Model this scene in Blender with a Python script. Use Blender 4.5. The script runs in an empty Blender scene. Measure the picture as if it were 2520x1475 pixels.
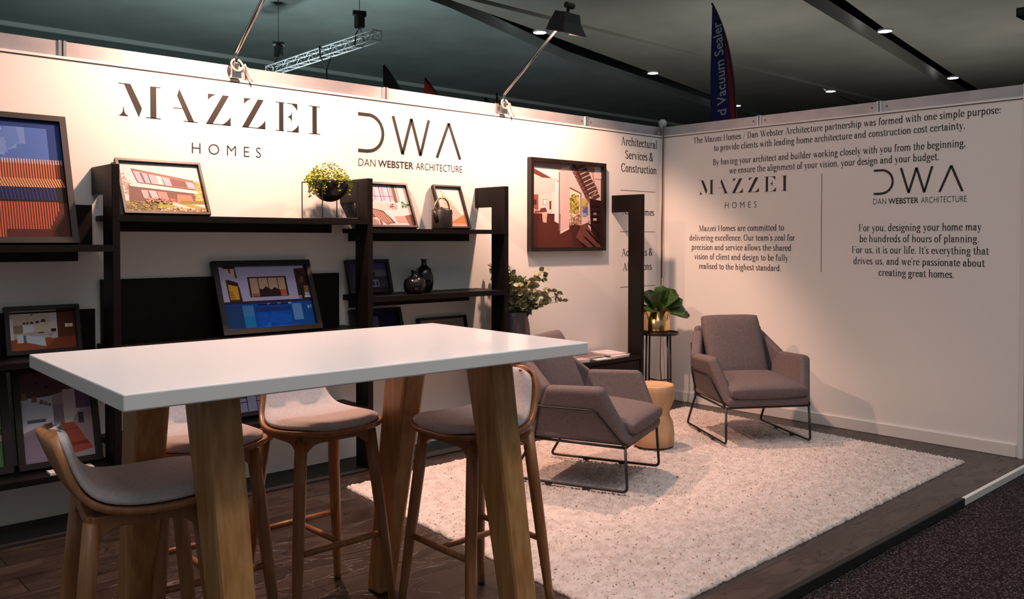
import bpy, bmesh, math, random
import numpy as np
from mathutils import Vector, Matrix

# ------------------------------------------------------------------ camera, world, lights
sc = bpy.context.scene
COL = sc.collection
cam_d = bpy.data.cameras.new('camera')
cam = bpy.data.objects.new('camera', cam_d)
COL.objects.link(cam)
F, CY = 2108.6, 637.8
yaw, pit, rol = 0.742177, -0.0222648, 0.000766
fw = Vector((math.cos(pit)*math.sin(yaw), math.cos(pit)*math.cos(yaw), math.sin(pit)))
rt = Vector((math.cos(yaw), -math.sin(yaw), 0)); up = rt.cross(fw)
r2 = rt*math.cos(rol)+up*math.sin(rol); u2 = -rt*math.sin(rol)+up*math.cos(rol)
M = Matrix((r2, u2, -fw)).transposed().to_4x4()
M.translation = Vector((-6.2964, -4.8529, 1.4439))
cam.matrix_world = M
cam_d.sensor_width = 36.0
cam_d.lens = 36.0*F/2520.0
cam_d.shift_y = (CY-737.5)/2520.0
cam_d.clip_end = 200
sc.camera = cam

vs = sc.view_settings
vs.view_transform = 'Standard'; vs.look = 'None'; vs.gamma = 1.0; vs.exposure = 0.0
try: vs.use_curve_mapping = False
except Exception: pass

W = bpy.data.worlds.new('hall_air'); sc.world = W; W.use_nodes = True
bg = W.node_tree.nodes['Background']
bg.inputs[0].default_value = (0.88, 0.97, 0.97, 1); bg.inputs[1].default_value = 0.20

HALL_W = 170.0
def hall_or_fill_lamp(x, y, z, watts, color=(1.0, 0.93, 0.95), size=100, tgt=None):
    l = bpy.data.lights.new('hall_or_fill_lamp', 'SPOT'); l.energy = watts; l.color = color
    l.shadow_soft_size = 0.35; l.spot_size = math.radians(size); l.spot_blend = 0.6
    o = bpy.data.objects.new('hall_or_fill_lamp', l); COL.objects.link(o); o.location = (x, y, z)
    d = Vector(tgt if tgt else (x, y, 0))-Vector((x, y, z))
    o.rotation_euler = d.to_track_quat('-Z', 'Y').to_euler()
    return o
# the hall's overhead downlights above the aisle and the stand, plus a tabletop fill
al = bpy.data.lights.new('hall_ceiling_light', 'AREA'); al.shape = 'RECTANGLE'; al.size = 8; al.size_y = 6
al.energy = HALL_W; al.color = (1.0, 0.94, 0.96); al.spread = math.radians(140)
ao = bpy.data.objects.new('hall_ceiling_light', al); COL.objects.link(ao); ao.location = (-4.6, -5.2, 7.7)
hall_or_fill_lamp(-4.6, -5.4, 7.6, 420, (1.0, 0.84, 0.70), 90)
hall_or_fill_lamp(-5.0, -1.9, 7.6, 430, (1.0, 0.95, 0.97), 22, (-4.9, -2.45, 1.0))  # added narrow fill spot, no seen fixture, brightens the white tabletop
# added fill spots, unseen behind the walls, aimed up to brighten the hall ceiling
hall_or_fill_lamp(4, 15, 2.5, 2000, (0.85, 1.0, 0.98), 150, (6, 18, 8))
hall_or_fill_lamp(16, 9, 2.5, 900, (1.0, 0.97, 0.90), 150, (18, 11, 8))
hall_or_fill_lamp(24, 4, 2.5, 800, (1.0, 0.97, 0.90), 150, (24, 4, 8))

WARM = (1.0, 0.57, 0.40)
FLOOD_W = 275.0

# ------------------------------------------------------------------ materials
def s2l(c):
    c = c/255.0
    return c/12.92 if c <= 0.04045 else ((c+0.055)/1.055)**2.4
def rgb(r, g, b): return (s2l(r), s2l(g), s2l(b), 1.0)

def mat(name, col, rough=0.5, metal=0.0, spec=0.5, noise=None, bump=None, coat=0.0, stretch=(1, 1, 1)):
    m = bpy.data.materials.new(name); m.use_nodes = True
    nt = m.node_tree; b = nt.nodes['Principled BSDF']
    b.inputs['Base Color'].default_value = col; b.inputs['Roughness'].default_value = rough
    b.inputs['Metallic'].default_value = metal; b.inputs['Specular IOR Level'].default_value = spec
    b.inputs['Coat Weight'].default_value = coat
    if noise or bump:
        tc = nt.nodes.new('ShaderNodeTexCoord'); mp = nt.nodes.new('ShaderNodeMapping')
        mp.inputs['Scale'].default_value = stretch
        nt.links.new(tc.outputs['Object'], mp.inputs['Vector'])
    if noise:
        sca, c2, det = noise
        n = nt.nodes.new('ShaderNodeTexNoise'); n.inputs['Scale'].default_value = sca
        n.inputs['Detail'].default_value = det
        nt.links.new(mp.outputs[0], n.inputs['Vector'])
        r = nt.nodes.new('ShaderNodeValToRGB'); r.color_ramp.elements[0].color = col
        r.color_ramp.elements[1].color = c2
        r.color_ramp.elements[0].position = 0.35; r.color_ramp.elements[1].position = 0.65
        nt.links.new(n.outputs['Fac'], r.inputs['Fac']); nt.links.new(r.outputs['Color'], b.inputs['Base Color'])
    if bump:
        sca, st, dist = bump
        n = nt.nodes.new('ShaderNodeTexNoise'); n.inputs['Scale'].default_value = sca
        n.inputs['Detail'].default_value = 3
        nt.links.new(mp.outputs[0], n.inputs['Vector'])
        bp = nt.nodes.new('ShaderNodeBump'); bp.inputs['Strength'].default_value = st
        bp.inputs['Distance'].default_value = dist
        nt.links.new(n.outputs['Fac'], bp.inputs['Height']); nt.links.new(bp.outputs[0], b.inputs['Normal'])
    return m

def emat(name, col, strength):
    m = bpy.data.materials.new(name); m.use_nodes = True
    b = m.node_tree.nodes['Principled BSDF']
    b.inputs['Base Color'].default_value = (0.8, 0.8, 0.8, 1)
    b.inputs['Emission Color'].default_value = col; b.inputs['Emission Strength'].default_value = strength
    return m

MT = {}
MT['wall'] = mat('white_wall_panel', (0.80, 0.78, 0.76, 1), 0.6, bump=(40, 0.03, 0.002))
MT['fascia'] = mat('aluminium_rail', (0.55, 0.53, 0.56, 1), 0.35, 0.6, noise=(6, (0.46, 0.45, 0.48, 1), 4))
MT['alu_post'] = mat('bright_aluminium', (0.75, 0.75, 0.78, 1), 0.25, 0.9)
MT['gap'] = mat('dark_gap', (0.03, 0.03, 0.03, 1), 0.8)
MT['black_wood'] = mat('black_stained_timber', (0.0035, 0.0024, 0.0022, 1), 0.5, spec=0.2, noise=(14, (0.0065, 0.004, 0.0036, 1), 4), stretch=(1, 6, 1))
MT['brown_frame'] = mat('dark_timber_frame', (0.010, 0.0055, 0.0045, 1), 0.45, spec=0.4, noise=(30, (0.018, 0.009, 0.007, 1), 3))
MT['letter'] = mat('dark_vinyl_lettering', (0.012, 0.009, 0.009, 1), 0.6)
MT['letter_grey'] = mat('thin_grey_rule', (0.10, 0.06, 0.05, 1), 0.6)
MT['table_white'] = mat('white_laminate', (0.92, 0.90, 0.91, 1), 0.24, coat=0.25)
MT['oak'] = mat('golden_timber', (0.52, 0.27, 0.105, 1), 0.42, noise=(5, (0.36, 0.165, 0.055, 1), 6), stretch=(9, 9, 0.8))
MT['stool_wood'] = mat('brown_oiled_timber', (0.40, 0.175, 0.072, 1), 0.38, noise=(6, (0.28, 0.115, 0.046, 1), 5), stretch=(8, 8, 0.9))
MT['stool_fab'] = mat('pale_grey_fabric', (0.60, 0.53, 0.53, 1), 0.9, spec=0.2, bump=(420, 0.25, 0.002), noise=(90, (0.53, 0.47, 0.47, 1), 2))
MT['chair_fab'] = mat('charcoal_grey_fabric', (0.145, 0.116, 0.121, 1), 0.9, spec=0.25, bump=(380, 0.3, 0.002), noise=(60, (0.122, 0.097, 0.101, 1), 3))
MT['black_metal'] = mat('black_powder_coat', (0.008, 0.008, 0.009, 1), 0.4)
MT['stump'] = mat('natural_timber', (0.58, 0.37, 0.215, 1), 0.5, noise=(4, (0.44, 0.25, 0.13, 1), 5), stretch=(3, 3, 1.2))
MT['gold'] = mat('brushed_brass', (0.75, 0.52, 0.25, 1), 0.22, 1.0)
MT['leaf_dark'] = mat('deep_green_leaf', (0.030, 0.075, 0.018, 1), 0.35, noise=(30, (0.055, 0.115, 0.028, 1), 2))
MT['leaf_sage'] = mat('sage_leaf', (0.17, 0.20, 0.10, 1), 0.5, noise=(25, (0.27, 0.26, 0.14, 1), 2))
MT['leaf_lime'] = mat('lime_leaf', (0.22, 0.36, 0.03, 1), 0.5, noise=(40, (0.42, 0.40, 0.05, 1), 2))
MT['stem'] = mat('brown_stem', (0.10, 0.06, 0.035, 1), 0.6)
MT['soil'] = mat('dark_soil', (0.02, 0.014, 0.01, 1), 0.9)
MT['plum_pot'] = mat('plum_glazed_pot', (0.045, 0.030, 0.040, 1), 0.3)
MT['black_pot'] = mat('black_satin_bowl', (0.010, 0.008, 0.007, 1), 0.3)
MT['vase'] = mat('black_smoked_glass_vase', (0.008, 0.008, 0.009, 1), 0.12)
MT['tea'] = mat('black_cast_iron', (0.014, 0.010, 0.009, 1), 0.4)
MT['chrome'] = mat('chrome_tube', (0.75, 0.73, 0.72, 1), 0.12, 1.0)
MT['lamp_black'] = mat('black_lamp_housing', (0.012, 0.012, 0.012, 1), 0.5)
MT['lamp_on'] = emat('floodlight_glow', (1.0, 0.72, 0.50, 1), 18)
MT['down_on'] = emat('downlight_glow', (0.95, 0.90, 1.0, 1), 25)
MT['cord'] = mat('brown_cord', (0.16, 0.085, 0.06, 1), 0.6)
MT['cream'] = mat('cream_cable', (0.55, 0.40, 0.28, 1), 0.5)
MT['paper'] = mat('white_paper', (0.62, 0.58, 0.58, 1), 0.5)
MT['baseboard'] = mat('white_painted_trim', (0.74, 0.71, 0.69, 1), 0.4)
MT['edge_black'] = mat('black_platform_edge', (0.007, 0.006, 0.006, 1), 0.6)
MT['ceil_a'] = mat('teal_grey_ceiling_panel', (0.150, 0.185, 0.185, 1), 0.8, noise=(0.6, (0.125, 0.150, 0.150, 1), 3))
MT['ceil_b'] = mat('warm_grey_ceiling_panel', (0.19, 0.18, 0.16, 1), 0.8, noise=(0.5, (0.16, 0.152, 0.135, 1), 3))
MT['ceil_edge'] = mat('pale_ceiling_edge', (0.26, 0.30, 0.28, 1), 0.7)
MT['void'] = mat('black_ceiling_void', (0.003, 0.003, 0.003, 1), 0.9)
MT['hall_wall'] = mat('dark_green_hall_wall', (0.045, 0.070, 0.065, 1), 0.8)
MT['truss'] = mat('truss_aluminium', (0.62, 0.64, 0.68, 1), 0.35, 0.5)
MT['flag_blue'] = mat('blue_flag_cloth', (0.030, 0.028, 0.20, 1), 0.7)
MT['flag_red'] = mat('red_flag_cloth', (0.50, 0.020, 0.018, 1), 0.7)
MT['flag_black'] = mat('black_flag_cloth', (0.006, 0.006, 0.007, 1), 0.7)
MT['flag_white'] = mat('white_flag_print', (0.75, 0.75, 0.80, 1), 0.7)
MT['plastic'] = mat('clear_plastic_wrap', (0.45, 0.48, 0.50, 1), 0.15)

# printed colours of the photographs come from face colours
mp_ = bpy.data.materials.new('photo_print'); mp_.use_nodes = True
nt = mp_.node_tree; b = nt.nodes['Principled BSDF']; b.inputs['Roughness'].default_value = 0.5; b.inputs['Specular IOR Level'].default_value = 0.15
va = nt.nodes.new('ShaderNodeVertexColor'); va.layer_name = 'ink'
nt.links.new(va.outputs['Color'], b.inputs['Base Color']); MT['print'] = mp_

# dark glossy timber floor with knotty raised veins
def floor_mat():
    m = bpy.data.materials.new('dark_veined_timber_floor'); m.use_nodes = True
    nt = m.node_tree; b = nt.nodes['Principled BSDF']; L = nt.links.new
    tc = nt.nodes.new('ShaderNodeTexCoord'); mp = nt.nodes.new('ShaderNodeMapping')
    mp.inputs['Scale'].default_value = (0.8, 2.0, 1); mp.inputs['Rotation'].default_value = (0, 0, math.radians(24))
    L(tc.outputs['Object'], mp.inputs['Vector'])
    n1 = nt.nodes.new('ShaderNodeTexNoise'); n1.inputs['Scale'].default_value = 3.2
    n1.inputs['Detail'].default_value = 5; n1.inputs['Distortion'].default_value = 1.6
    L(mp.outputs[0], n1.inputs['Vector'])
    r1 = nt.nodes.new('ShaderNodeValToRGB'); e = r1.color_ramp.elements
    e[0].position = 0.30; e[0].color = (0.020, 0.012, 0.009, 1); e[1].position = 0.75; e[1].color = (0.062, 0.042, 0.034, 1)
    L(n1.outputs['Fac'], r1.inputs['Fac'])
    # vein lines where the noise crosses its mean
    mm = nt.nodes.new('ShaderNodeMath'); mm.operation = 'SUBTRACT'; mm.inputs[1].default_value = 0.5
    L(n1.outputs['Fac'], mm.inputs[0])
    ab = nt.nodes.new('ShaderNodeMath'); ab.operation = 'ABSOLUTE'; L(mm.outputs[0], ab.inputs[0])
    r2 = nt.nodes.new('ShaderNodeValToRGB'); e = r2.color_ramp.elements
    e[0].position = 0.0; e[0].color = (0.12, 0.12, 0.12, 1); e[1].position = 0.012; e[1].color = (1, 1, 1, 1)
    L(ab.outputs[0], r2.inputs['Fac'])
    mx = nt.nodes.new('ShaderNodeMix'); mx.data_type = 'RGBA'; mx.blend_type = 'MULTIPLY'
    mx.inputs[0].default_value = 1.0
    L(r1.outputs['Color'], mx.inputs[6]); L(r2.outputs['Color'], mx.inputs[7])
    bk = nt.nodes.new('ShaderNodeTexBrick'); bk.inputs['Scale'].default_value = 1.0
    bk.inputs['Brick Width'].default_value = 1.8; bk.inputs['Row Height'].default_value = 0.19
    bk.inputs['Mortar Size'].default_value = 0.003; bk.inputs['Color1'].default_value = (1, 1, 1, 1)
    bk.inputs['Color2'].default_value = (0.62, 0.62, 0.62, 1); bk.inputs['Mortar'].default_value = (0.1, 0.1, 0.1, 1)
    L(tc.outputs['Object'], bk.inputs['Vector'])
    mb_ = nt.nodes.new('ShaderNodeMix'); mb_.data_type = 'RGBA'; mb_.blend_type = 'MULTIPLY'; mb_.inputs[0].default_value = 1.0
    L(mx.outputs[2], mb_.inputs[6]); L(bk.outputs['Color'], mb_.inputs[7])
    L(mb_.outputs[2], b.inputs['Base Color'])
    b.inputs['Roughness'].default_value = 0.34; b.inputs['Specular IOR Level'].default_value = 0.5
    bp = nt.nodes.new('ShaderNodeBump'); bp.inputs['Strength'].default_value = 0.35; bp.inputs['Distance'].default_value = 0.01
    L(r2.outputs['Color'], bp.inputs['Height']); L(bp.outputs[0], b.inputs['Normal'])
    return m
MT['floor'] = floor_mat()

def speckle_mat(name, base, specks, scale, th, rough=0.95, bump=0.6, specks2=None):
    m = bpy.data.materials.new(name); m.use_nodes = True
    nt = m.node_tree; b = nt.nodes['Principled BSDF']; L = nt.links.new
    tc = nt.nodes.new('ShaderNodeTexCoord')
    n = nt.nodes.new('ShaderNodeTexNoise'); n.inputs['Scale'].default_value = scale; n.inputs['Detail'].default_value = 2
    L(tc.outputs['Object'], n.inputs['Vector'])
    r = nt.nodes.new('ShaderNodeValToRGB'); e = r.color_ramp.elements
    e[0].position = th; e[0].color = base; e[1].position = th+0.05; e[1].color = specks
    L(n.outputs['Fac'], r.inputs['Fac'])
    out = r.outputs['Color']
    if specks2:
        n2 = nt.nodes.new('ShaderNodeTexNoise'); n2.inputs['Scale'].default_value = scale*0.35; n2.inputs['Detail'].default_value = 3
        L(tc.outputs['Object'], n2.inputs['Vector'])
        mx = nt.nodes.new('ShaderNodeMix'); mx.data_type = 'RGBA'; mx.blend_type = 'MULTIPLY'; mx.inputs[0].default_value = 1
        r2 = nt.nodes.new('ShaderNodeValToRGB'); r2.color_ramp.elements[0].color = specks2
        r2.color_ramp.elements[0].position = 0.35; r2.color_ramp.elements[1].position = 0.6
        r2.color_ramp.elements[1].color = (1, 1, 1, 1)
        L(n2.outputs['Fac'], r2.inputs['Fac']); L(out, mx.inputs[6]); L(r2.outputs['Color'], mx.inputs[7]); out = mx.outputs[2]
    L(out, b.inputs['Base Color']); b.inputs['Roughness'].default_value = rough
    b.inputs['Specular IOR Level'].default_value = 0.15
    bp = nt.nodes.new('ShaderNodeBump'); bp.inputs['Strength'].default_value = bump; bp.inputs['Distance'].default_value = 0.004
    L(n.outputs['Fac'], bp.inputs['Height']); L(bp.outputs[0], b.inputs['Normal'])
    return m
MT['rug'] = speckle_mat('woven_wool', (0.62, 0.55, 0.53, 1), (0.20, 0.13, 0.10, 1), 60, 0.635, specks2=(0.80, 0.77, 0.75, 1))
MT['carpet'] = speckle_mat('dark_aisle_carpet', (0.011, 0.007, 0.008, 1), (0.105, 0.085, 0.082, 1), 120, 0.55, bump=1.0)
# ------------------------------------------------------------------ mesh helpers
class MB:
    def __init__(s): s.v = []; s.f = []; s.m = []
    def add(s, verts, faces, mi=0):
        o = len(s.v); s.v += [tuple(p) for p in verts]
        for f in faces: s.f.append([i+o for i in f]); s.m.append(mi)
        return s
    def box(s, x0, x1, y0, y1, z0, z1, mi=0):
        v = [(x0, y0, z0), (x1, y0, z0), (x1, y1, z0), (x0, y1, z0), (x0, y0, z1), (x1, y0, z1), (x1, y1, z1), (x0, y1, z1)]
        return s.add(v, [(0, 3, 2, 1), (4, 5, 6, 7), (0, 1, 5, 4), (1, 2, 6, 5), (2, 3, 7, 6), (3, 0, 4, 7)], mi)
    def tube(s, pts, r, n=8, mi=0, cap=True):
        pts = [Vector(p) for p in pts]; rs = r if isinstance(r, (list, tuple)) else [r]*len(pts)
        rings = []; a = None
        for i, p in enumerate(pts):
            if i == 0: d = pts[1]-p
            elif i == len(pts)-1: d = p-pts[i-1]
            else: d = (pts[i+1]-p).normalized()+(p-pts[i-1]).normalized()
            d.normalize()
            if a is None:
                a = d.orthogonal().normalized()
            else:
                a = (a-d*a.dot(d)).normalized()
            b2 = d.cross(a)
            rings.append([p+(a*math.cos(t)+b2*math.sin(t))*rs[i] for t in [2*math.pi*k/n for k in range(n)]])
        v = [q for g in rings for q in g]; f = []
        for i in range(len(pts)-1):
            for k in range(n):
                f.append((i*n+k, i*n+(k+1) % n, (i+1)*n+(k+1) % n, (i+1)*n+k))
        if cap: f.append(tuple(range(n))[::-1]); f.append(tuple((len(pts)-1)*n+k for k in range(n)))
        return s.add(v, f, mi)
    def lathe(s, prof, c=(0, 0), n=32, mi=0, cap=True):
        v = []; f = []
        for r, z in prof:
            for k in range(n):
                t = 2*math.pi*k/n; v.append((c[0]+r*math.cos(t), c[1]+r*math.sin(t), z))
        for i in range(len(prof)-1):
            for k in range(n): f.append((i*n+k, i*n+(k+1) % n, (i+1)*n+(k+1) % n, (i+1)*n+k))
        if cap:
            f.append(tuple(range(n))[::-1]); f.append(tuple((len(prof)-1)*n+k for k in range(n)))
        return s.add(v, f, mi)
    def prism(s, poly, d, mi=0):
        """poly: 3-d outline, d: extrusion vector"""
        n = len(poly); d = Vector(d); a = [Vector(p) for p in poly]; v = a+[p+d for p in a]
        nrm = Vector((0, 0, 0))
        for i in range(n): nrm += a[i].cross(a[(i+1) % n])
        flip = nrm.dot(d) > 0
        f = [tuple(range(n)), tuple(range(2*n-1, n-1, -1))]+[(i, n+i, n+(i+1) % n, (i+1) % n) for i in range(n)]
        if flip: f = [t[::-1] for t in f]
        return s.add(v, f, mi)
    def grid(s, rows, mi=0, flip=False):
        n = len(rows[0]); v = [p for r in rows for p in r]; f = []
        for i in range(len(rows)-1):
            for k in range(n-1):
                q = (i*n+k, i*n+k+1, (i+1)*n+k+1, (i+1)*n+k); f.append(q[::-1] if flip else q)
        return s.add(v, f, mi)
    def build(s, name, mats, parent=None, smooth=False, bevel=0, sub=0, seg=2):
        me = bpy.data.meshes.new(name); me.from_pydata(s.v, [], s.f)
        mats = mats if isinstance(mats, (list, tuple)) else [mats]
        for m in mats: me.materials.append(MT[m] if isinstance(m, str) else m)
        if any(s.m): me.polygons.foreach_set('material_index', s.m)
        if smooth: me.polygons.foreach_set('use_smooth', [True]*len(me.polygons))
        me.update(); o = bpy.data.objects.new(name, me); COL.objects.link(o)
        if parent: o.parent = parent
        if bevel:
            bm = o.modifiers.new('bevel', 'BEVEL'); bm.width = bevel; bm.segments = seg; bm.limit_method = 'ANGLE'
            bm.angle_limit = math.radians(35)
            if smooth: bm.harden_normals = False
        if sub:
            sm = o.modifiers.new('subsurf', 'SUBSURF'); sm.levels = sub; sm.render_levels = sub
        return o

def tag(o, label=None, cat=None, group=None, kind=None):
    if label: o['label'] = label
    if cat: o['category'] = cat
    if group: o['group'] = group
    if kind: o['kind'] = kind
    return o
def empty(name, loc=(0, 0, 0), rz=0, label=None, cat=None, group=None):
    o = bpy.data.objects.new(name, None); COL.objects.link(o); o.location = loc; o.rotation_euler = (0, 0, rz)
    o.empty_display_size = 0.1
    return tag(o, label, cat, group)
def copy_tree(o, parent=None):
    c = o.copy(); COL.objects.link(c)
    if parent: c.parent = parent
    for ch in list(o.children): copy_tree(ch, c)
    return c
def box_obj(name, m, *a, parent=None, bevel=0, **k): return MB().box(*a).build(name, m, parent, bevel=bevel, **k)
def arc(c, r, a0, a1, n=8, r_y=None):
    ry = r if r_y is None else r_y
    return [(c[0]+r*math.cos(math.radians(a0+(a1-a0)*i/n)), c[1]+ry*math.sin(math.radians(a0+(a1-a0)*i/n))) for i in range(n+1)]
def fillet(pts, r, n=4):
    """round the corners of an open 3-d polyline"""
    P = [Vector(p) for p in pts]; out = [P[0]]
    for i in range(1, len(P)-1):
        a = (P[i-1]-P[i]); b2 = (P[i+1]-P[i]); q = min(r, a.length*0.45, b2.length*0.45)
        p0 = P[i]+a.normalized()*q; p1 = P[i]+b2.normalized()*q
        for k in range(n+1):
            t = k/n; out.append((1-t)**2*p0+2*t*(1-t)*P[i]+t*t*p1)
    out.append(P[-1]); return out

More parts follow.
